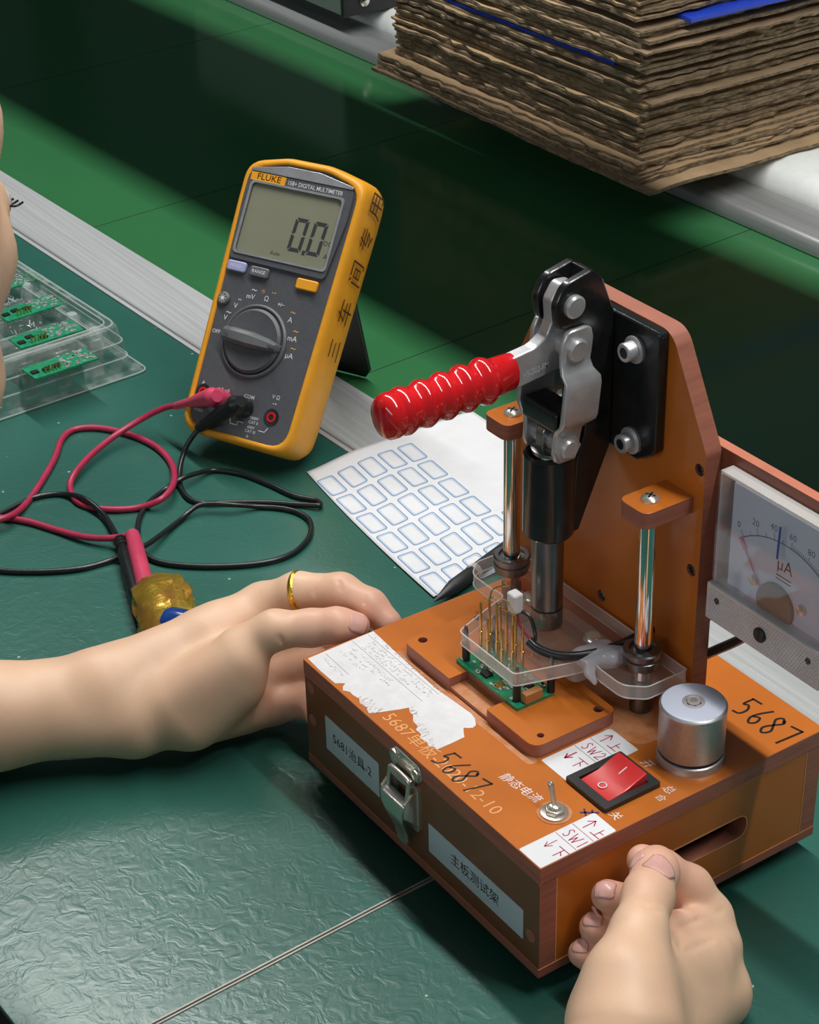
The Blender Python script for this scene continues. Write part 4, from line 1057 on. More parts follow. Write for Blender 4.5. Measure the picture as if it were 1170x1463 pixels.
# probe pins and corner posts of the plate
for x, y in ((56.5, 55.5), (96.0, 55.2), (99.5, 72.0), (57, 72)):
    MB().lathe([(1.9, 79.5), (1.9, 88.6)], (x, y, 0), EZ, 14).build('corner_post', M_RUBBER, fx)
    MB().lathe([(1.2, 88.6), (1.2, 96), (.7, 98.4)], (x, y, 0), EZ, 10).build('post_screw', M_DSTEEL, fx)
for x, y, zt in ((66, 62, 115), (69, 66, 113), (73, 61, 117), (76.5, 64, 116), (80, 66.5, 112), (83.5, 62, 110), (86.5, 65.5, 109), (75, 69, 120), (79, 59.5, 106), (70, 58, 108), (62, 60, 112)):
    MB().lathe([(.35, 80.6), (.55, 83.5), (.85, 84), (.85, 97), (.62, 97.2), (.62, zt), (.3, zt + 1)], (x, y, 0), EZ, 10).build('probe_pin', M_GOLD, fx)
# hair-thin wires joining the pins
for k, pts in enumerate(([(66, 62, 115.5), (64, 66, 119), (69, 71, 121), (75, 69.4, 120.5)], [(62, 60, 112.5), (66, 64, 116), (73, 67, 116.4), (76.5, 64, 116.5)], [(73, 61, 117.5), (77, 60, 118), (80, 66.5, 112.5)])):
    MB().tube(pts, .38, 6).build('thin_wire', M_GOLD, fx)
MB().prism(rpoly(rect(72.3, 66.8, 78.6, 72.2), 1.2), 111.5, 121.5, TOPF(z=0)).build('white_plug', mat('white_nylon', (.78, .78, .78), .4), fx, bevel=.8)
MB().tube([(76, 69.5, 112), (78, 70, 106), (83, 70, 103), (88, 70.5, 101)], .7, 8).build('red_wire', M_REDCAB, fx)
MB().tube([(77.5, 71, 112.5), (82, 73, 110.5), (86, 73, 104), (88, 71.5, 101)], .9, 8).build('black_wire', M_CABLE, fx)
MB().tube([(86.5, 69, 101.5), (91, 70.5, 99.2), (98, 74, 98.2), (104, 80, 98.2), (108, 88, 98.6), (110, 97, 99), (111.0, 108, 99.5), (111.3, 116, 100.5), (111.5, 124, 101)], 2.1, 14).build('meter_cable', M_CABLE, fx)
MB().tube([on(996, 941, 131, 1), on(1020, 930, 132, 1), on(1050, 917, 133, 1), on(1075, 903, 132, 1), on(1084, 893, 130, 1)], 2.3, 14).build('meter_cable', M_CABLE, fx)
MB().tube([on(1002, 889, 131, 1), on(1016, 884, 132, 1), on(1034, 874, 131, 1)], .6, 8).build('red_wire', M_REDCAB, fx)
# blob of clear silicone holding the cable
V_, F_ = sdf_mesh([((104, 86, 96.5), (112, 96, 97.5), 5, 6, 4), ((112, 96, 97.5), (116, 104, 98), 6, 3.2, 4), ((106, 88, 97), (103, 96, 96), 5, 4, 4), ((110, 92, 98), (104, 100, 96.5), 4.5, 3, 4), ((112, 84, 92), (108, 88, 97), 2.2, 3.4, 3), ((116, 84, 89), (112, 84, 92), 1.4, 2.2, 2)], .8, 3)
V_[:, 2] = np.where(V_[:, 2] > 96, 96 + (V_[:, 2] - 96) * .62, V_[:, 2])
mb = MB(); mb.add(V_, [tuple(f) for f in F_]); mb.build('silicone_blob', M_GLUE, fx, angle=180)

# circuit board under test: lies in the nest, a thing of its own
dut = thing('circuit_board', (76, 62, 78), 'small green circuit board clamped under the clear plate of the fixture', 'circuit board')
MB().prism(rpoly(rect(53.4, 51.6, 101.2, 73.2), 1), 78.1, 79.6, TOPF(z=0)).build('board', M_PCB, dut)
rr = random.Random(3); mb = MB()
for k in range(70):
    x, y = rr.uniform(55, 100), rr.uniform(52.6, 72); mb.prism(rect(x - 1, y - .55, x + 1, y + .55), 79.6, 80.5, TOPF(z=0))
mb.build('small_parts', M_STEEL, dut, smooth=False)['kind'] = 'stuff'
for x, y, w_ in ((72, 56, 5), (83, 55.2, 4), (66, 65, 4.4), (90, 66, 5)):
    MB().prism(rect(x - w_ / 2, y - w_ / 2.4, x + w_ / 2, y + w_ / 2.4), 79.6, 80.9, TOPF(z=0)).build('chip', M_CHIP if x != 83 else M_GOLD, dut, bevel=.15)
MB().prism(rect(97.5, 56.5, 101.4, 66), 79.6, 84.6, TOPF(z=0)).build('connector', mat('amber_connector', (.45, .20, .07), .4), dut, bevel=.3)

# dial meter ----------------------------------------------------------
mx0, mx1, mz0, mz1 = 147.2, 215.5, 127.5, 200.3
MF = lambda x=0, z=0, y=121.5: ((x, y, z), EX, EZ, (0, -1, 0))
MB().prism(rpoly(rect(mx0 + 3, mz0 + 3, mx1 - 3, mz1 - 3), 2), 0, 4, MF(y=130)).build('meter_base', M_COVER, fx)
MB().prism(rect(mx0 + 5.5, 145, mx1 - 5.5, mz1 - 4.5), 0, .8, MF(y=126.5)).build('dial_card', mat('dial_paper', (.68, .73, .84), .6, var=.02), fx)
# clear cover as five walls
MB().prism(rpoly(rect(mx0, mz0 + 15, mx1, mz1), 1.2), 0, 1.2, MF(y=122.5)).build('meter_cover', M_COVER, fx, bevel=.4)
cvw = MB()
for (x0, z0, x1, z1) in ((mx0, mz1 - 1.4, mx1, mz1), (mx0, mz0 + 15, mx0 + 1.4, mz1 - 1.4), (mx1 - 1.4, mz0 + 15, mx1, mz1 - 1.4)):
    cvw.prism(rect(x0, z0, x1, z1), 0, 7.4, MF(y=129.9))
cvw.build('cover_rim', M_FROST, fx, bevel=.3)
rb = MB().prism(rpoly(rect(mx0 - .4, mz0, mx1 + .4, mz0 + 18.3), .8), 0, 10.6, MF(y=129.9)).build('meter_bezel', M_RIBBED, fx, bevel=.5)
mb = MB()
for i in range(44):
    for j in range(12):
        x = mx0 + 2.0 + i * 1.5 + (j % 2) * .75; z_ = mz0 + 1.3 + j * 1.36
        if abs(x - 181) < 3.4 and abs(z_ - (mz0 + 9)) < 3.6: continue
        mb.add([(x - .62, 119.3, z_), (x, 119.3, z_ - .62), (x + .62, 119.3, z_), (x, 119.3, z_ + .62), (x, 118.75, z_)], [(0, 1, 4), (1, 2, 4), (2, 3, 4), (3, 0, 4)])
mb.build('diamond_texture', M_RIBBED, rb, smooth=False)['kind'] = 'stuff'
MB().lathe([(3.4, 0), (3.4, 1.0), (2.9, 1.5), (.1, 1.5)], (181, 119.3, mz0 + 9.2), (0, -1, 0), 22).build('zero_screw', M_BLACK, rb)
MB().box((181, 117.75, mz0 + 9.2), (.8, .3, 4.6)).build('screw_slot', M_CHIP, rb)
for x in (mx0 + 6.5, mx1 - 6.5): MB().prism(circ(x, mz0 + 11.5, 1.5, 14), 0, .2, MF(y=119.2)).build('bezel_hole', M_CHIP, rb, smooth=False)
# dial print
dc = np.array([184.5, 139.5]); Rr = 41.0
def arc_pt(f, r): a = math.radians(126 - 68 * f); return (dc[0] + r * math.cos(a), dc[1] + r * math.sin(a))
mb = MB(); pts = [arc_pt(k / 24, Rr) for k in range(25)]
mb.ribbon(pts, .5, MF(y=125.7), .05)
for k in range(0, 51):
    if k > 30 or k % 5 == 0: mb.ribbon([arc_pt(k / 50, Rr), arc_pt(k / 50, Rr + (3.4 if k % 10 == 0 else 1.8))], .3, MF(y=125.7), .05)
mb.build('dial_scale', M_INKGREY, fx, smooth=False)
for k in range(6):
    p = arc_pt(k / 5, Rr + 5.6); text(str(k * 20), 4.4, MF(p[0], p[1], 125.7), M_INKGREY, fx, h=.06)
text('µA', 8.5, MF(185.2, 170.2, 125.7), M_INKBLACK, fx, h=.06, sx=.9)
mb = MB()
for dz in (0, -1.8): mb.ribbon([(180.8, 164.8 + dz), (189.4, 164.8 + dz)], .6, MF(y=125.7), .06)
mb.build('direct_current_mark', M_INKBLACK, fx, smooth=False)
mb = MB().ribbon([(183.7, 175.0), (183.9, 184), (184.1, 190)], 1.3, MF(y=122.4), 1.25 - 1.2); mb.build('blue_marker_line', M_INKBLUE, fx, smooth=False)
n0 = np.array([184.5, 124.6, 139.5]); n1p = arc_pt(-0.02, Rr + .5); n1 = np.array([n1p[0], 124.6, n1p[1]])
MB().tube([n0, (n0 + n1) / 2, n1], .28, 6, sub=0).build('needle', M_INKPINK, fx)
MB().tube([n0 + (n1 - n0) * .86, n1], .8, 6, sub=0).build('needle_tip', mat('pink_tip', (.75, .25, .3), .5), fx)
MB().lathe([(10.5, 0), (10.5, 1.6), (9, 2.0), (.1, 2.0)], (182.5, 125.6, 150.0), (0, -1, 0), 36).build('movement_cover', mat('khaki_plate', (.20, .18, .14), .4, var=.1), fx)
for x in (168.8, 197.2): MB().lathe([(2.6, 0), (2.4, 1.4), (.1, 1.8)], (x, 125.6, 155.5), (0, -1, 0), 18).build('movement_screw', M_NICKEL, fx)

# press button, toggle switch, rocker ---------------------------------
KC = (164.8, 98.9)
MB().lathe([(15.2, 71), (15.2, 71.4), (14.9, 72), (14.9, 74.6), (14.2, 75.2), (13.6, 75.3), (13.6, 76.4), (14.2, 76.5), (14.7, 77.2), (14.7, 98.2), (14.9, 98.5), (14.9, 99.6), (14.0, 100.6), (13.4, 100.8), (.1, 100.8)], (*KC, 0), EZ, 64).build('round_button', M_ALU, fx)
MB().lathe([(14.2, 75.25), (14.45, 75.6), (14.45, 76.3), (14.2, 76.6)], (*KC, 0), EZ, 48, caps=False).build('o_ring', M_RUBBER, fx)
MB().lathe([(14.0, 100.7), (13.3, 100.95), (.1, 100.95)], (*KC, 0), EZ, 48).build('button_cap', mat('pale_anodised', (.56, .60, .72), .35, .0, var=.02), fx)
hx = MB().lathe([(5.0, 100.9), (5.0, 101.15), (4.1, 101.25), (3.9, 101.0), (3.0, 101.0), (2.9, 101.5), (.1, 101.6)], (*KC, 0), EZ, 24).build('hex_insert', M_STEEL, fx)
MB().lathe([(3.55, 101.0), (3.55, 101.06)], (*KC, 0), EZ, 6).build('hex_recess', M_CHIP, hx)
MB().lathe([(1.7, 101.0), (1.7, 101.8), (.1, 101.9)], (*KC, 0), EZ, 16).build('centre_screw', M_NICKEL, hx)

TS = (160.2, 26.8)
MB().lathe([(7.6, 71), (7.6, 71.25), (.1, 71.25)], (*TS, 0), EZ, 40).build('bare_ring', M_DUSTY, fx)
ts = MB().lathe([(6.0, 71), (6.0, 71.9), (5.4, 72.1), (.1, 72.1)], (*TS, 0), EZ, 32).build('toggle_washer', M_NICKEL, fx)
MB().lathe([(4.6, 72.1), (4.6, 73.8), (4.2, 74.2), (2.6, 74.2), (.1, 74.2)], (*TS, 0), EZ, 6).build('toggle_nut', M_NICKEL, ts, bevel=.3)
MB().lathe([(2.7, 74), (2.7, 75.4), (2.0, 75.8), (.1, 75.8)], (*TS, 0), EZ, 20).build('toggle_bush', M_NICKEL, ts)
MB().tube([(160.2, 26.8, 74.5), (158.4, 27.0, 79.5), (156.8, 27.2, 84.0), (156.2, 27.3, 85.4)], [1.1, 1.2, 1.5, .9], 14).build('toggle_bat', M_NICKEL, ts)

RK = rpoly(rect(146, 43.8, 173.2, 74.8), 1)
mb = MB(); holed(mb, RK, [rect(149.6, 48.2, 169.8, 70.6)], 0, 2.4, TOPF(), 0, 0); bz_ = mb.build('rocker_bezel', M_BLACK, fx, bevel=.6)
# rocker: rear half tilted up
rp_ = [(48.6, 71.4), (48.6, 72.6), (58.2, 73.6), (70.2, 78.0), (70.2, 71.4)]
rk = MB().prism(rp_, 150.2, 169.2, ((0, 0, 0), EY, EZ, EX)).build('rocker', M_ROCKER, fx, bevel=.5)
tlt = math.atan2(4.4, 12.0); ry = np.array([0, math.cos(tlt), math.sin(tlt)]); rz = np.array([0, -math.sin(tlt), math.cos(tlt)])
MB().ribbon([(0, -2.2), (0, 2.2)], .6, ((159.7, 64.6, 75.95), EX, ry, rz), .1).build('on_mark', M_INKPINK if False else M_PRINTW, rk, smooth=False)
mb = MB(); holed(mb, circ(159.9, 53.2, 2.1, 20), [circ(159.9, 53.2, 1.6, 20)], 73.42, 73.5, TOPF(z=0)); mb.build('off_mark', M_PRINTW, rk, smooth=False)

# stickers -------------------------------------------------------------
def switch_sticker(x0, y0, x1, y1, num, ink, torn):
    pts = rpoly([(x0, y0), (x1, y0), (x1, y1), (x0, y1)], [.8, .8, .8, 1.5], 3)
    s = MB().prism(pts, 0, .14, TOPF()).build('switch_sticker', M_WHITE, fx, smooth=False)
    L = y1 - y0; a, b_ = y0 + L * .47, y0 + L * .70
    mb = MB()
    for y in (a, b_): mb.ribbon([(x0 + .4, y), (x1 - .4, y)], .3, TOPF(), .17)
    mb.build('ruled_line', M_INKGREY if torn else ink, s, smooth=False)
    f = lambda x, y: ((x, y, ZT + .1), EX, EY, EZ)
    write('SW' + num, f(x0 + 2.6, a + 1.4), 5.6, 4.0, .5, ink, s)
    write('u', f(x0 + 2.4, b_ + 2.0), 7, 5, .55, ink, s); write('A', f(x0 + 9.0, b_ + 2.2), 6, 5.4, .5, ink, s)
    write('d', f(x0 + 2.6, y0 + L * .24), 6.5, 4.6, .8 if num == '2' else .45, ink, s); write('B', f(x0 + 8.6, y0 + L * .22), 6.4, 6, .5, ink, s)
switch_sticker(169.9, .5, 184.6, 40.6, '1', M_INKRED, False)
switch_sticker(128.4, 44.2, 148.0, 83.6, '2', M_INKRED, True)

tp = [(1.6, 2.0), (0.9, 39.9), (30, 38.4), (57.3, 37.4), (70, 38.4), (82.9, 39.3), (87, 38.4), (88.7, 37.3), (91.0, 36.0), (91.8, 33.7), (90.6, 31.6), (89.3, 30.3), (92.0, 28.4), (95.1, 26.6), (95.4, 20), (95.3, 11.5), (93.2, 11.6), (91.4, 10.0), (88, 10.9), (84.2, 10.2), (82, 12.1), (78, 12.0), (76.4, 14.2), (72, 14.6), (68, 17.2), (65, 17.4), (62.3, 19.0), (61, 15), (58.4, 8.8), (56.5, 4.2), (54.8, 1.7), (50, 3.3), (46, 2.6), (43, 4.2), (39, 3.4), (36, 3.6), (33.2, 1.6), (30.6, 3.2), (29.2, 5.5), (27.6, 3.6), (26.4, 1.7), (14, 1.4)]
st = MB().prism(tp, 0, .16, TOPF()).build('torn_sticker', M_TORN, fx, smooth=False)
mb = MB()
for y, x0, x1 in ((36.2, 2, 62), (27.0, 1.4, 62), (11.0, 3, 24)): mb.ribbon([(x0, y), (x1, y - .4)], .22, TOPF(), .18)
r_ = random.Random(5)
mb.build('ruled_line', M_INKGREY, st, smooth=False)
mb = MB()
for y, x0, x1, hh in ((38.0, 3, 62, 1.7), (34.0, 8, 60, 1.7), (31.4, 8, 60, 1.7), (28.8, 8, 52, 1.7), (23.6, 5, 40, 1.6), (20.6, 8, 42, 1.6), (17.4, 5, 24, 1.6), (7.6, 4, 22, 1.5)):
    x = x0
    while x < x1:
        if r_.random() > .16:
            for q in range(3):
                a = (x + r_.uniform(0, 1.4), y + r_.uniform(-hh / 2, hh / 2)); b_ = (a[0] + r_.choice([0, .9]), a[1] + r_.choice([0, hh * .45]))
                if a != b_: mb.ribbon([a, b_], .2, TOPF(), .18)
        x += 2.1
mb.build('small_print', M_INKGREY, st, smooth=False)['kind'] = 'stuff'
# brown fibres where the sheet was torn away
mb = MB()
for k in range(70):
    bx, by = r_.choice([(r_.uniform(40, 58), r_.uniform(2.5, 9)), (r_.uniform(62, 92), 0)])
    if by == 0: by = 19 - (bx - 62) * .26 + r_.uniform(-.5, 2.5)
    a = r_.uniform(-2.4, -.7); l = r_.uniform(.8, 3.0)
    mb.ribbon([(bx, by), (bx + l * math.cos(a) * .5, by + l * math.sin(a))], .22, TOPF(), .2)
mb.build('paper_fibre', M_INKPINK if False else mat('brown_fibre', (.50, .30, .22), .8), st, smooth=False)['kind'] = 'stuff'

text('5687单板-2020-12-10', 9.2, ((103.5, 7.4, ZT), EX, EY, EZ), M_ENGRAVE, fx, 'engraved_lettering', sx=1.04, bold=-.012)
write('5687', ((99.5, 4.4, ZT), EX, EY, EZ), 12.5, 7.2, 1.0, M_INKBLACK, fx, slant=.12)
write('5687', ((150.0, 136.2, ZT), EX, EY, EZ), 15, 8.3, 1.2, M_INKBLACK, fx, slant=-.10)
HW = lambda s_, x, y, sz, m=M_INKWHITE, rot=0: text(s_, sz, ((x, y, ZT), EX, EY, EZ), m, fx, 'handwriting', bold=.03, shear=.15, rot=rot)
HW('静态电流', 138.2, 25.2, 6.0, rot=.1); HW('开', 157.6, 80.2, 5.6); HW('关', 176.6, 46.4, 5.4); HW('总', 176.6, 76.0, 5.4); HW('合', 178.8, 69.6, 4.6)
mb = MB(); mb.ribbon([(166.5, 36), (169.5, 40), (171, 42)], 1.2, TOPF(), .1); mb.ribbon([(168, 41), (172.5, 38)], .8, TOPF(), .1); mb.ribbon([(165.6, 38.6), (169.6, 36.4)], .9, TOPF(), .1)
mb.build('handwriting', mat('violet_ink', (.06, .02, .08), .5), fx, smooth=False)

for x0, z0, x1, z1, s_, sz in ((18.0, 28.6, 64.0, 48.4, '5681治具-2', 7.0), (104, 24.2, 173.8, 40.4, '主板测试架', 7.2)):
    lb_ = MB().prism(rpoly(rect(x0, z0, x1, z1), .4), 0, .2, FRONTF(y=.3)).build('front_label', M_LABEL, fx, smooth=False)
    text(s_, sz, ((x0 + (x1 - x0) * (.5 if x0 < 50 else .5), .08, (z0 + z1) / 2), EX, EZ, (0, -1, 0)), M_INKBLACK, lb_, h=.05, bold=.014)

# toggle latch on the front ------------------------------------------
LX = 88.0
lt_ = MB().prism(rpoly([(LX - 12, 58.5), (LX + 9, 58.5), (LX + 13, 62.5), (LX + 11, 68.5), (LX - 8, 69), (LX - 13, 64)], 3, 4), 0, 1.2, FRONTF(y=.3)).build('latch_keeper', M_NICKEL, fx, bevel=.4)
MB().lathe([(3.0, 1.0), (2.8, 2.2), (1.2, 2.9), (.1, 2.9)], (LX - 8.5, .3, 64.5), (0, -1, 0), 20).build('latch_screw', M_NICKEL, lt_)
MB().lathe([(3.0, 1.0), (2.8, 2.2), (1.2, 2.9), (.1, 2.9)], (LX + 8.5, .3, 63.2), (0, -1, 0), 20).build('latch_screw', M_NICKEL, lt_)
MB().tube([(LX - 8, -3.0, 58.4), (LX, -3.6, 58.6), (LX + 8, -3.0, 58.4)], 2.1, 14).build('keeper_hook', M_NICKEL, lt_)
mb = MB(); holed(mb, rpoly(rect(LX - 10.5, 31, LX + 10.5, 56.5), 3), [rpoly(rect(LX - 6.5, 40, LX + 6.5, 52.5), 2)], 0, 1.6, FRONTF(y=.3)); mb.build('latch_base', M_NICKEL, fx, bevel=.4)
for sg in (-1, 1): MB().prism(rpoly([(0.3, 33), (-8.5, 42), (-8.5, 50), (-4, 54), (0.3, 54)], 2, 4), LX + sg * 9.0 - .7, LX + sg * 9.0 + .7, ((0, 0, 0), EY, EZ, EX)).build('latch_ear', M_NICKEL, fx, bevel=.3)
MB().tube([(LX - 8.4, -6, 47.5), (LX + 8.4, -6, 47.5)], 2.5, 18, sub=0).build('latch_roller', M_STEEL, fx)
MB().tube([(LX - 7.4, -5.8, 47), (LX - 7.4, -4.6, 57), (LX - 6, -4.2, 60.6), (LX + 6, -4.2, 60.6), (LX + 7.4, -4.6, 57), (LX + 7.4, -5.8, 47)], 1.05, 10).build('latch_loop', M_NICKEL, fx)
rg = []
for z_, y_, hw in ((49, -9.0, 8.6), (44, -10.0, 8.2), (38, -8.6, 6.6), (32, -6.4, 5.0), (28.5, -5.2, 4.8), (24.5, -4.6, 4.8), (22.0, -4.4, 3.6), (20.9, -4.3, 1.4)):
    rg.append([(LX + 1 - hw, y_, z_), (LX + 1 + hw, y_, z_), (LX + 1 + hw * .95, y_ + 1.3, z_), (LX + 1 - hw * .95, y_ + 1.3, z_)])
MB().loft(rg).build('latch_lever', M_NICKEL, fx, bevel=.4, angle=50)


# ================================================================== THE WORKER
def pxp(px, py, v, ax=0): return on(px, py, v, ax)


pr = []
def cone(a, b_, ra, rb, k=4): pr.append((a, b_, ra, rb, k))
def chain(P, R, k=3):
    for i in range(len(P) - 1): cone(P[i], P[i + 1], R[i], R[i + 1], k)


def ball(c, r, k=8): pr.append((c, np.array(c) + [.01, 0, 0], r, r, k))
def crease(c, d, r, k=1.6): c = np.array(c); d = np.array(d); pr.append((c - d, c + d, r, r, k, 'cut'))


A3 = lambda *p: np.array(p, float)
tips = []
# ---- left hand: forearm comes from the bottom left, hand closes on the left wall of the box
LE = A3(-154, -270, 34); LWr = A3(-69, -58, 33)
fd = (LWr - LE) / np.linalg.norm(LWr - LE)
cone(LE, LWr - fd * 70, 31, 25.5, 6); cone(LWr - fd * 70, LWr - fd * 8 + A3(-4, 0, 3), 25.5, 19.5, 8); cone(LWr - fd * 70, LWr - fd * 4 + A3(8, -3, -7), 22, 18.5, 8)
cone(LWr - fd * 12 + A3(-4, 0, 5), A3(-72, -8, 46), 19.5, 17, 10)
cone(LWr + A3(8, -2, -7), A3(-50, -10, 22), 18, 15, 10)
cone(A3(-72, -12, 46), A3(-71, 19, 55), 16.5, 12.5, 8)        # index metacarpal
cone(A3(-66, -16, 36), A3(-62, 18, 40), 16, 12.5, 8)
cone(A3(-58, -18, 26), A3(-54, 12, 26), 15, 12, 8)
cone(A3(-50, -22, 19), A3(-44, 6, 15), 14, 10.5, 8)
# thenar and thumb
cone(A3(-52, -44, 34), A3(-39, -14, 53), 17, 15, 9); cone(A3(-44, -40, 24), A3(-36, -16, 40), 14, 12, 9)
TH = [pxp(345, 925, -42), pxp(392, 900, -33), pxp(445, 897, -23), pxp(482, 893, -14), pxp(509, 894, -9)]
chain(TH, [11, 9.4, 8.7, 8.2, 6.8], 5); tips.append(TH[-1])
IX = [A3(-71, 19, 55), pxp(425, 846, -56), pxp(487, 846, -37), pxp(528, 866, -20), pxp(555, 891, -8)]
chain(IX, [12.0, 10.0, 9.4, 8.4, 7.0], 4); tips.append(IX[-1])
MD = [A3(-62, 18, 40), A3(-46, 40, 48), A3(-24, 44, 50), A3(-10, 38, 46)]
chain(MD, [12, 10, 9, 7.6], 4); tips.append(MD[-1])
RG = [A3(-54, 12, 26), A3(-38, 30, 34), A3(-20, 31, 35), A3(-9.5, 26, 33)]
chain(RG, [11.5, 9.6, 8.6, 7.2], 4); tips.append(RG[-1])
PK = [A3(-44, 6, 15), A3(-29, 18, 21), A3(-16, 18, 22), A3(-8.5, 13, 21)]
chain(PK, [10.2, 8.6, 7.6, 6.6], 3.5); tips.append(PK[-1])
# creases
def fold(prims, segs):
    V_, _ = sdf_mesh(prims, 2.4)
    for x0, y0, x1, y1, r in segs:
        a, b_ = V_[surf(V_, x0, y0, 9)], V_[surf(V_, x1, y1, 9)]; m = V_[surf(V_, (x0 + x1) / 2, (y0 + y1) / 2, 9)]
        for p, q in ((a, m), (m, b_)): prims.append((p, q, r, r, 1.1, 'cut'))
fold(pr, ((486, 828, 489, 860, .5), (521, 848, 518, 874, .45), (398, 908, 412, 926, .8), (412, 926, 446, 924, .8), (452, 836, 450, 852, .4)))
VL, FL = sdf_mesh(pr, 1.15)
left_prims = pr; pr = []

# ---- right hand: loose pinch against the right wall of the box
RW = A3(271, -28, 48); RE = A3(330, -235, 60)
fd = (RW - RE) / np.linalg.norm(RW - RE)
cone(RE, RW - fd * 60, 32, 25, 6); cone(RW - fd * 60, RW, 24, 20, 8); cone(RW - fd * 50 + A3(6, 0, -6), RW + A3(9, 4, -9), 21, 18, 8)
TH = [pxp(893, 1462, 262), pxp(897, 1400, 252), pxp(912, 1335, 240), pxp(926, 1280, 226), pxp(936, 1246, 215), pxp(938, 1236, 211)]
chain(TH, [19.5, 14.6, 10.6, 9.5, 8.9, 7.8], 6); tips.append(TH[-1])
cone(RW, TH[0], 19, 19, 10)
IXM = pxp(1018, 1418, 236)
cone(RW + A3(2, 6, -4), IXM, 17.5, 13, 10); cone(TH[0], IXM, 17, 12.5, 10)
IX = [IXM, pxp(1021, 1352, 226), pxp(1012, 1310, 217), pxp(985, 1268, 208), pxp(945, 1243, 202), pxp(918, 1229, 196.5)]
chain(IX, [13, 10.8, 10, 9.2, 8.4, 6.8], 4); tips.append(IX[-1])
cone(IXM, pxp(925, 1420, 236), 13, 15, 9); cone(TH[1], pxp(985, 1395, 238), 14, 11, 10)
cone(pxp(935, 1378, 238), pxp(1008, 1366, 233), 12, 11, 9); cone(pxp(948, 1335, 226), pxp(1004, 1328, 221), 9.5, 9.5, 4)
MDL = [pxp(1005, 1400, 228), pxp(1000, 1345, 214), pxp(960, 1318, 205), pxp(905, 1295, 200), pxp(868, 1280, 195.5)]
chain(MDL, [12.5, 10.4, 9.6, 8.8, 7.0], 3); tips.append(MDL[-1])
RGL = [pxp(975, 1420, 228), pxp(965, 1380, 214), pxp(935, 1362, 204), pxp(885, 1338, 200), pxp(850, 1325, 195)]
chain(RGL, [12, 10, 9.2, 8.4, 6.8], 3); tips.append(RGL[-1])
PKL = [pxp(935, 1440, 230), pxp(915, 1415, 217), pxp(890, 1398, 207), pxp(860, 1376, 200), pxp(832, 1362, 194.5)]
chain(PKL, [11.5, 9, 8.2, 7.4, 6.2], 3); tips.append(PKL[-1])
cone(pxp(870, 1455, 250), pxp(905, 1440, 232), 16, 13, 8)
fold(pr, ((976, 1322, 1028, 1299, .8), (981, 1352, 1022, 1339, .7), (968, 1300, 972, 1350, .9), (918, 1287, 948, 1291, .35), (916, 1293, 950, 1297, .35)))
VR, FR = sdf_mesh(pr, 1.15)
pr = []

# ---- head, trunk and legs (mostly outside the frame)
HC = A3(-65, -183, 298)
ha = math.radians(34)
def hp(x, y, z): return HC + A3(x * math.cos(ha) - y * math.sin(ha), x * math.sin(ha) + y * math.cos(ha), z)
ball(hp(0, -6, 14), 82, 20); ball(hp(0, -26, 8), 80, 20); ball(hp(0, 32, -18), 58, 26)
cone(hp(-34, 44, -66), hp(34, 44, -66), 23, 23, 20); ball(hp(0, 66, -84), 17, 16); cone(hp(-30, 62, 44), hp(30, 62, 44), 30, 30, 20)
ball(hp(36, 64, -14), 22, 14); ball(hp(-36, 64, -14), 22, 14)
cone(hp(0, 88, 2), hp(0, 104, -30), 7, 11, 9); ball(hp(0, 88, -58), 11, 9)
cone(hp(-26, 78, 18), hp(26, 78, 18), 9, 9, 12)
for sg in (-1, 1):
    cone(hp(sg * 80, -4, 14), hp(sg * 84, -8, -26), 8, 6, 5)
    ball(hp(sg * 33, 84, 3), 13, 8)
cone(HC + A3(0, -40, -50), A3(-52, -320, 196), 50, 56, 22)
cone(A3(-200, -350, 140), A3(95, -350, 140), 58, 58, 40); cone(A3(-55, -360, 110), A3(-50, -410, -230), 112, 118, 50)
cone(A3(-120, -350, 80), A3(-110, -410, -220), 80, 90, 50); cone(A3(10, -350, 80), A3(10, -410, -220), 80, 90, 50)
cone(A3(-205, -352, 140), LE + A3(0, -2, 2), 52, 36, 20); cone(A3(105, -352, 140), RE + A3(0, -2, 2), 52, 37, 20)
for sg in (-1, 1):
    cone(A3(-50 + sg * 95, -410, -250), A3(-50 + sg * 130, -60, -235), 88, 62, 30); cone(A3(-50 + sg * 130, -60, -235), A3(-50 + sg * 130, -40, -690), 58, 40, 16)
    cone(A3(-50 + sg * 130, -60, -700), A3(-50 + sg * 140, 90, -715), 40, 32, 12)
VT, FT = sdf_mesh(pr, 7.0, 12)
if DBG:
    Y_ = (VT - CAM_C) @ CAM_R.T; q_ = np.c_[585 + CAM_F * Y_[:, 0] / Y_[:, 2], 731.5 + CAM_F * Y_[:, 1] / Y_[:, 2]]
    for r_ in range(0, 720, 40):
        m_ = (abs(q_[:, 1] - r_) < 14); print('SIL', r_, q_[m_, 0].max() if m_.any() else None)
    e_ = (hp(31, 92, 0) - CAM_C) @ CAM_R.T; print('EYE', 585 + CAM_F * e_[0] / e_[2], 731.5 + CAM_F * e_[1] / e_[2])
pr = []

wk = thing('person', (-50, -300, -750), 'worker leaning over the bench with bare forearms, both hands holding the test fixture', 'person')
mb = MB()
mb.add(VT, [tuple(f) for f in FT]); mb.add(VL, [tuple(f) for f in FL]); mb.add(VR, [tuple(f) for f in FR])
body = mb.build('body', M_SKIN, wk, angle=180)
Vall = np.array(mb.v); tp_ = np.array(tips)
d = np.min(np.linalg.norm(Vall[:, None, :] - tp_[None], axis=2), axis=1)
pk = np.clip(1 - d / 42, 0, 1) * .75
pk += np.array([.18 * max(0, mnoise.noise(Vector(v / 22.0))) for v in Vall])
at_ = body.data.attributes.new('pink', 'FLOAT', 'POINT'); at_.data.foreach_set('value', pk.astype(np.float32))


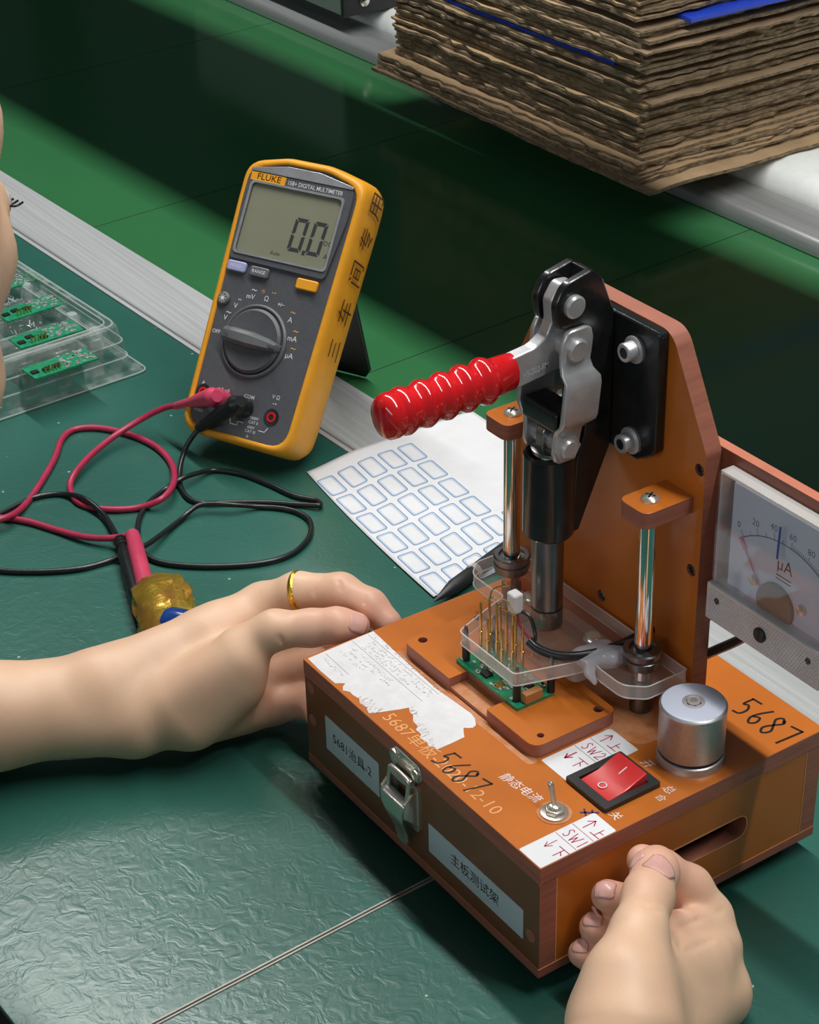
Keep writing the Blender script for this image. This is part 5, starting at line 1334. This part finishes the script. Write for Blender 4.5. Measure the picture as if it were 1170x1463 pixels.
def nail(c, n, d, w, l, skin):
    c, n, d = np.array(c, float), np.array(n, float), np.array(d, float); n /= np.linalg.norm(n); d -= n * (n @ d); d /= np.linalg.norm(d); s = np.cross(d, n)
    mb = MB(); rg = []; rel = skin - c; hh = rel @ n; lat = rel - hh[:, None] * n
    for i in range(13):
        t = -1 + 2 * i / 12; ww = w * (1 - abs(t) ** 5 * .38); row = []
        for j in range(11):
            u = -1 + 2 * j / 10; q = d * t * l + s * u * ww
            e = np.linalg.norm(lat - q, axis=1); k_ = e < max(1.6, e.min() + .4)
            z_ = hh[k_ & (hh > hh[k_].max() - 2.5)].mean()
            row.append(c + q + n * (max(z_, -3.0) + .30 - .3 * u ** 6))
        rg.append(row)
    mb.loft(rg, cap0=False, cap1=False, closed=False)
    o = mb.build('fingernail', M_NAIL, wk, angle=180); md = o.modifiers.new('thickness', 'SOLIDIFY'); md.thickness = .0006; md.offset = 0
    return o


NL, NR = vnormals(VL, FL), vnormals(VR, FR)
for V_, N_, px_, py_, dx_, dy_, w_, l_ in ((VR, NR, 944, 1237, -.25, -1, 5.6, 6.2), (VR, NR, 908, 1226, -1, -.25, 3.8, 4.2), (VR, NR, 863, 1268, -1, -.3, 4.2, 4.4), (VR, NR, 845, 1312, -1, -.25, 3.7, 3.8), (VR, NR, 828, 1351, -1, -.15, 3.0, 3.2),
                                           (VL, NL, 514, 890, 1, .2, 4.6, 4.8)):
    i_ = surf(V_, px_, py_, 4); c_ = V_[i_]
    m_ = np.linalg.norm(V_ - c_, axis=1) < 5.5; n_ = N_[m_].mean(0)
    nail(c_, n_, CAM_R[0] * dx_ + CAM_R[1] * dy_, w_, l_, V_[np.linalg.norm(V_ - c_, axis=1) < 16])

# eyes, brows and lips of the bowed head
for sg in (-1, 1):
    q = hp(sg * 33, 88, -1); f_ = hp(sg * 33, 96, -8) - q; f_ /= np.linalg.norm(f_)
    e_ = MB().lathe([(10.5 * math.sin(t), -10.5 * math.cos(t)) for t in np.linspace(.02, 3.12, 12)], q, f_, 20).build('eye', mat('eye_white', (.75, .72, .70), .2), wk)
    MB().lathe([(4.6, 9.5), (4.2, 10.0), (.1, 10.9)], q, f_, 18).build('iris', M_HAIR, e_)
    MB().tube([hp(sg * 12, 92, 19), hp(sg * 26, 92, 24), hp(sg * 42, 80, 19)], [1.5, 2.6, 1.0], 8).build('eyebrow', M_HAIR, wk)
MB().tube([hp(-20, 72, -57), hp(-8, 79.5, -55), hp(8, 79.5, -55), hp(20, 72, -57)], [1.5, 4.2, 4.2, 1.5], 10).build('lips', mat('lip', (.55, .22, .19), .4), wk)

# hair, shirt, trousers
pr = []; ball(hp(0, -26, 26), 92, 20); ball(hp(0, -54, 0), 86, 20); cone(hp(0, -80, -10), A3(-56, -330, 150), 48, 24, 20)
pr.append((hp(0, 92, -30), hp(0, 66, -60), 88, 88, 12, 'cut'))
V_, F_ = sdf_mesh(pr, 5.0, 10); mb = MB(); mb.add(V_, [tuple(f) for f in F_]); mb.build('hair', M_HAIR, wk, angle=180)
for sg in (1, -1):
    for k in range(7):
        q = hp(sg * (25 + k * 3), 95 - k * 1.2, -1); MB().tube([q, hp(sg * (26 + k * 3), 99 - k, -3), hp(sg * (28 + k * 3), 102 - k, -2)], .5, 6).build('eyelash', M_HAIR, wk)
pr = []
cone(A3(-200, -350, 136), A3(95, -350, 136), 63, 63, 40); cone(A3(-55, -360, 110), A3(-50, -410, -240), 118, 124, 50)
cone(A3(-120, -350, 80), A3(-110, -410, -230), 86, 96, 50); cone(A3(10, -350, 80), A3(10, -410, -230), 86, 96, 50)
cone(A3(-205, -352, 140), LE + A3(-8, -20, 4), 58, 44, 20); cone(A3(105, -352, 140), RE + A3(-2, -6, 2), 62, 50, 20)
cone(LE + A3(-8, -20, 4), LE + (LWr - LE) * .22, 44, 39, 10); cone(RE, RE + (RW - RE) * .16, 48, 39, 10)
V_, F_ = sdf_mesh(pr, 7.0, 12); mb = MB(); mb.add(V_, [tuple(f) for f in F_]); mb.build('shirt', M_SHIRT, wk, angle=180)
pr = []
for sg in (-1, 1):
    cone(A3(-50 + sg * 95, -410, -255), A3(-50 + sg * 130, -60, -237), 96, 70, 30); cone(A3(-50 + sg * 130, -60, -237), A3(-50 + sg * 130, -42, -670), 66, 52, 16)
cone(A3(-130, -415, -250), A3(30, -415, -250), 100, 100, 30)
V_, F_ = sdf_mesh(pr, 9.0, 12); mb = MB(); mb.add(V_, [tuple(f) for f in F_]); mb.build('trousers', M_TROUSER, wk, angle=180)
stool = thing('stool', (-50, -430, -750), 'round black stool under the seated worker', 'stool')
MB().lathe([(.1, -400), (150, -400), (165, -390), (165, -370), (150, -358), (.1, -356)], (-50, -430, 0), EZ, 32).build('seat', M_RUBBER, stool)
MB().lathe([(.1, -750), (140, -750), (140, -735), (30, -720), (22, -400)], (-50, -430, 0), EZ, 32).build('stem', M_LEGS, stool)

# gold ring on the left index finger
ra, rb_ = A3(-71, 19, 55), pxp(425, 846, -56)
ixp = [A3(-71, 19, 55), pxp(425, 846, -56), pxp(487, 846, -37)]
c = ixp[1] + (ixp[2] - ixp[1]) * .07; d = (ixp[2] - ixp[0]); d /= np.linalg.norm(d)
mb = MB(); n = 40; X = np.cross(d, EZ); X /= np.linalg.norm(X); Y = np.cross(d, X); rg = []
for k in range(n + 1):
    t = 2 * math.pi * k / n; rr_ = 10.35
    e = X * math.cos(t) + Y * math.sin(t)
    rg.append([c + e * (rr_ + a) + d * b_ for a, b_ in ((-.6, -1.9), (.7, -1.5), (1.1, 0), (.7, 1.5), (-.6, 1.9))])
ring = mb.loft(rg, cap0=False, cap1=False).build('ring', M_RINGGOLD, None, root=tuple(c), angle=60)
prop(ring, 'plain yellow gold ring on the left index finger', 'ring')

for o in list(SC.objects):
    if o.type == 'MESH' and not o.data.polygons: bpy.data.objects.remove(o)
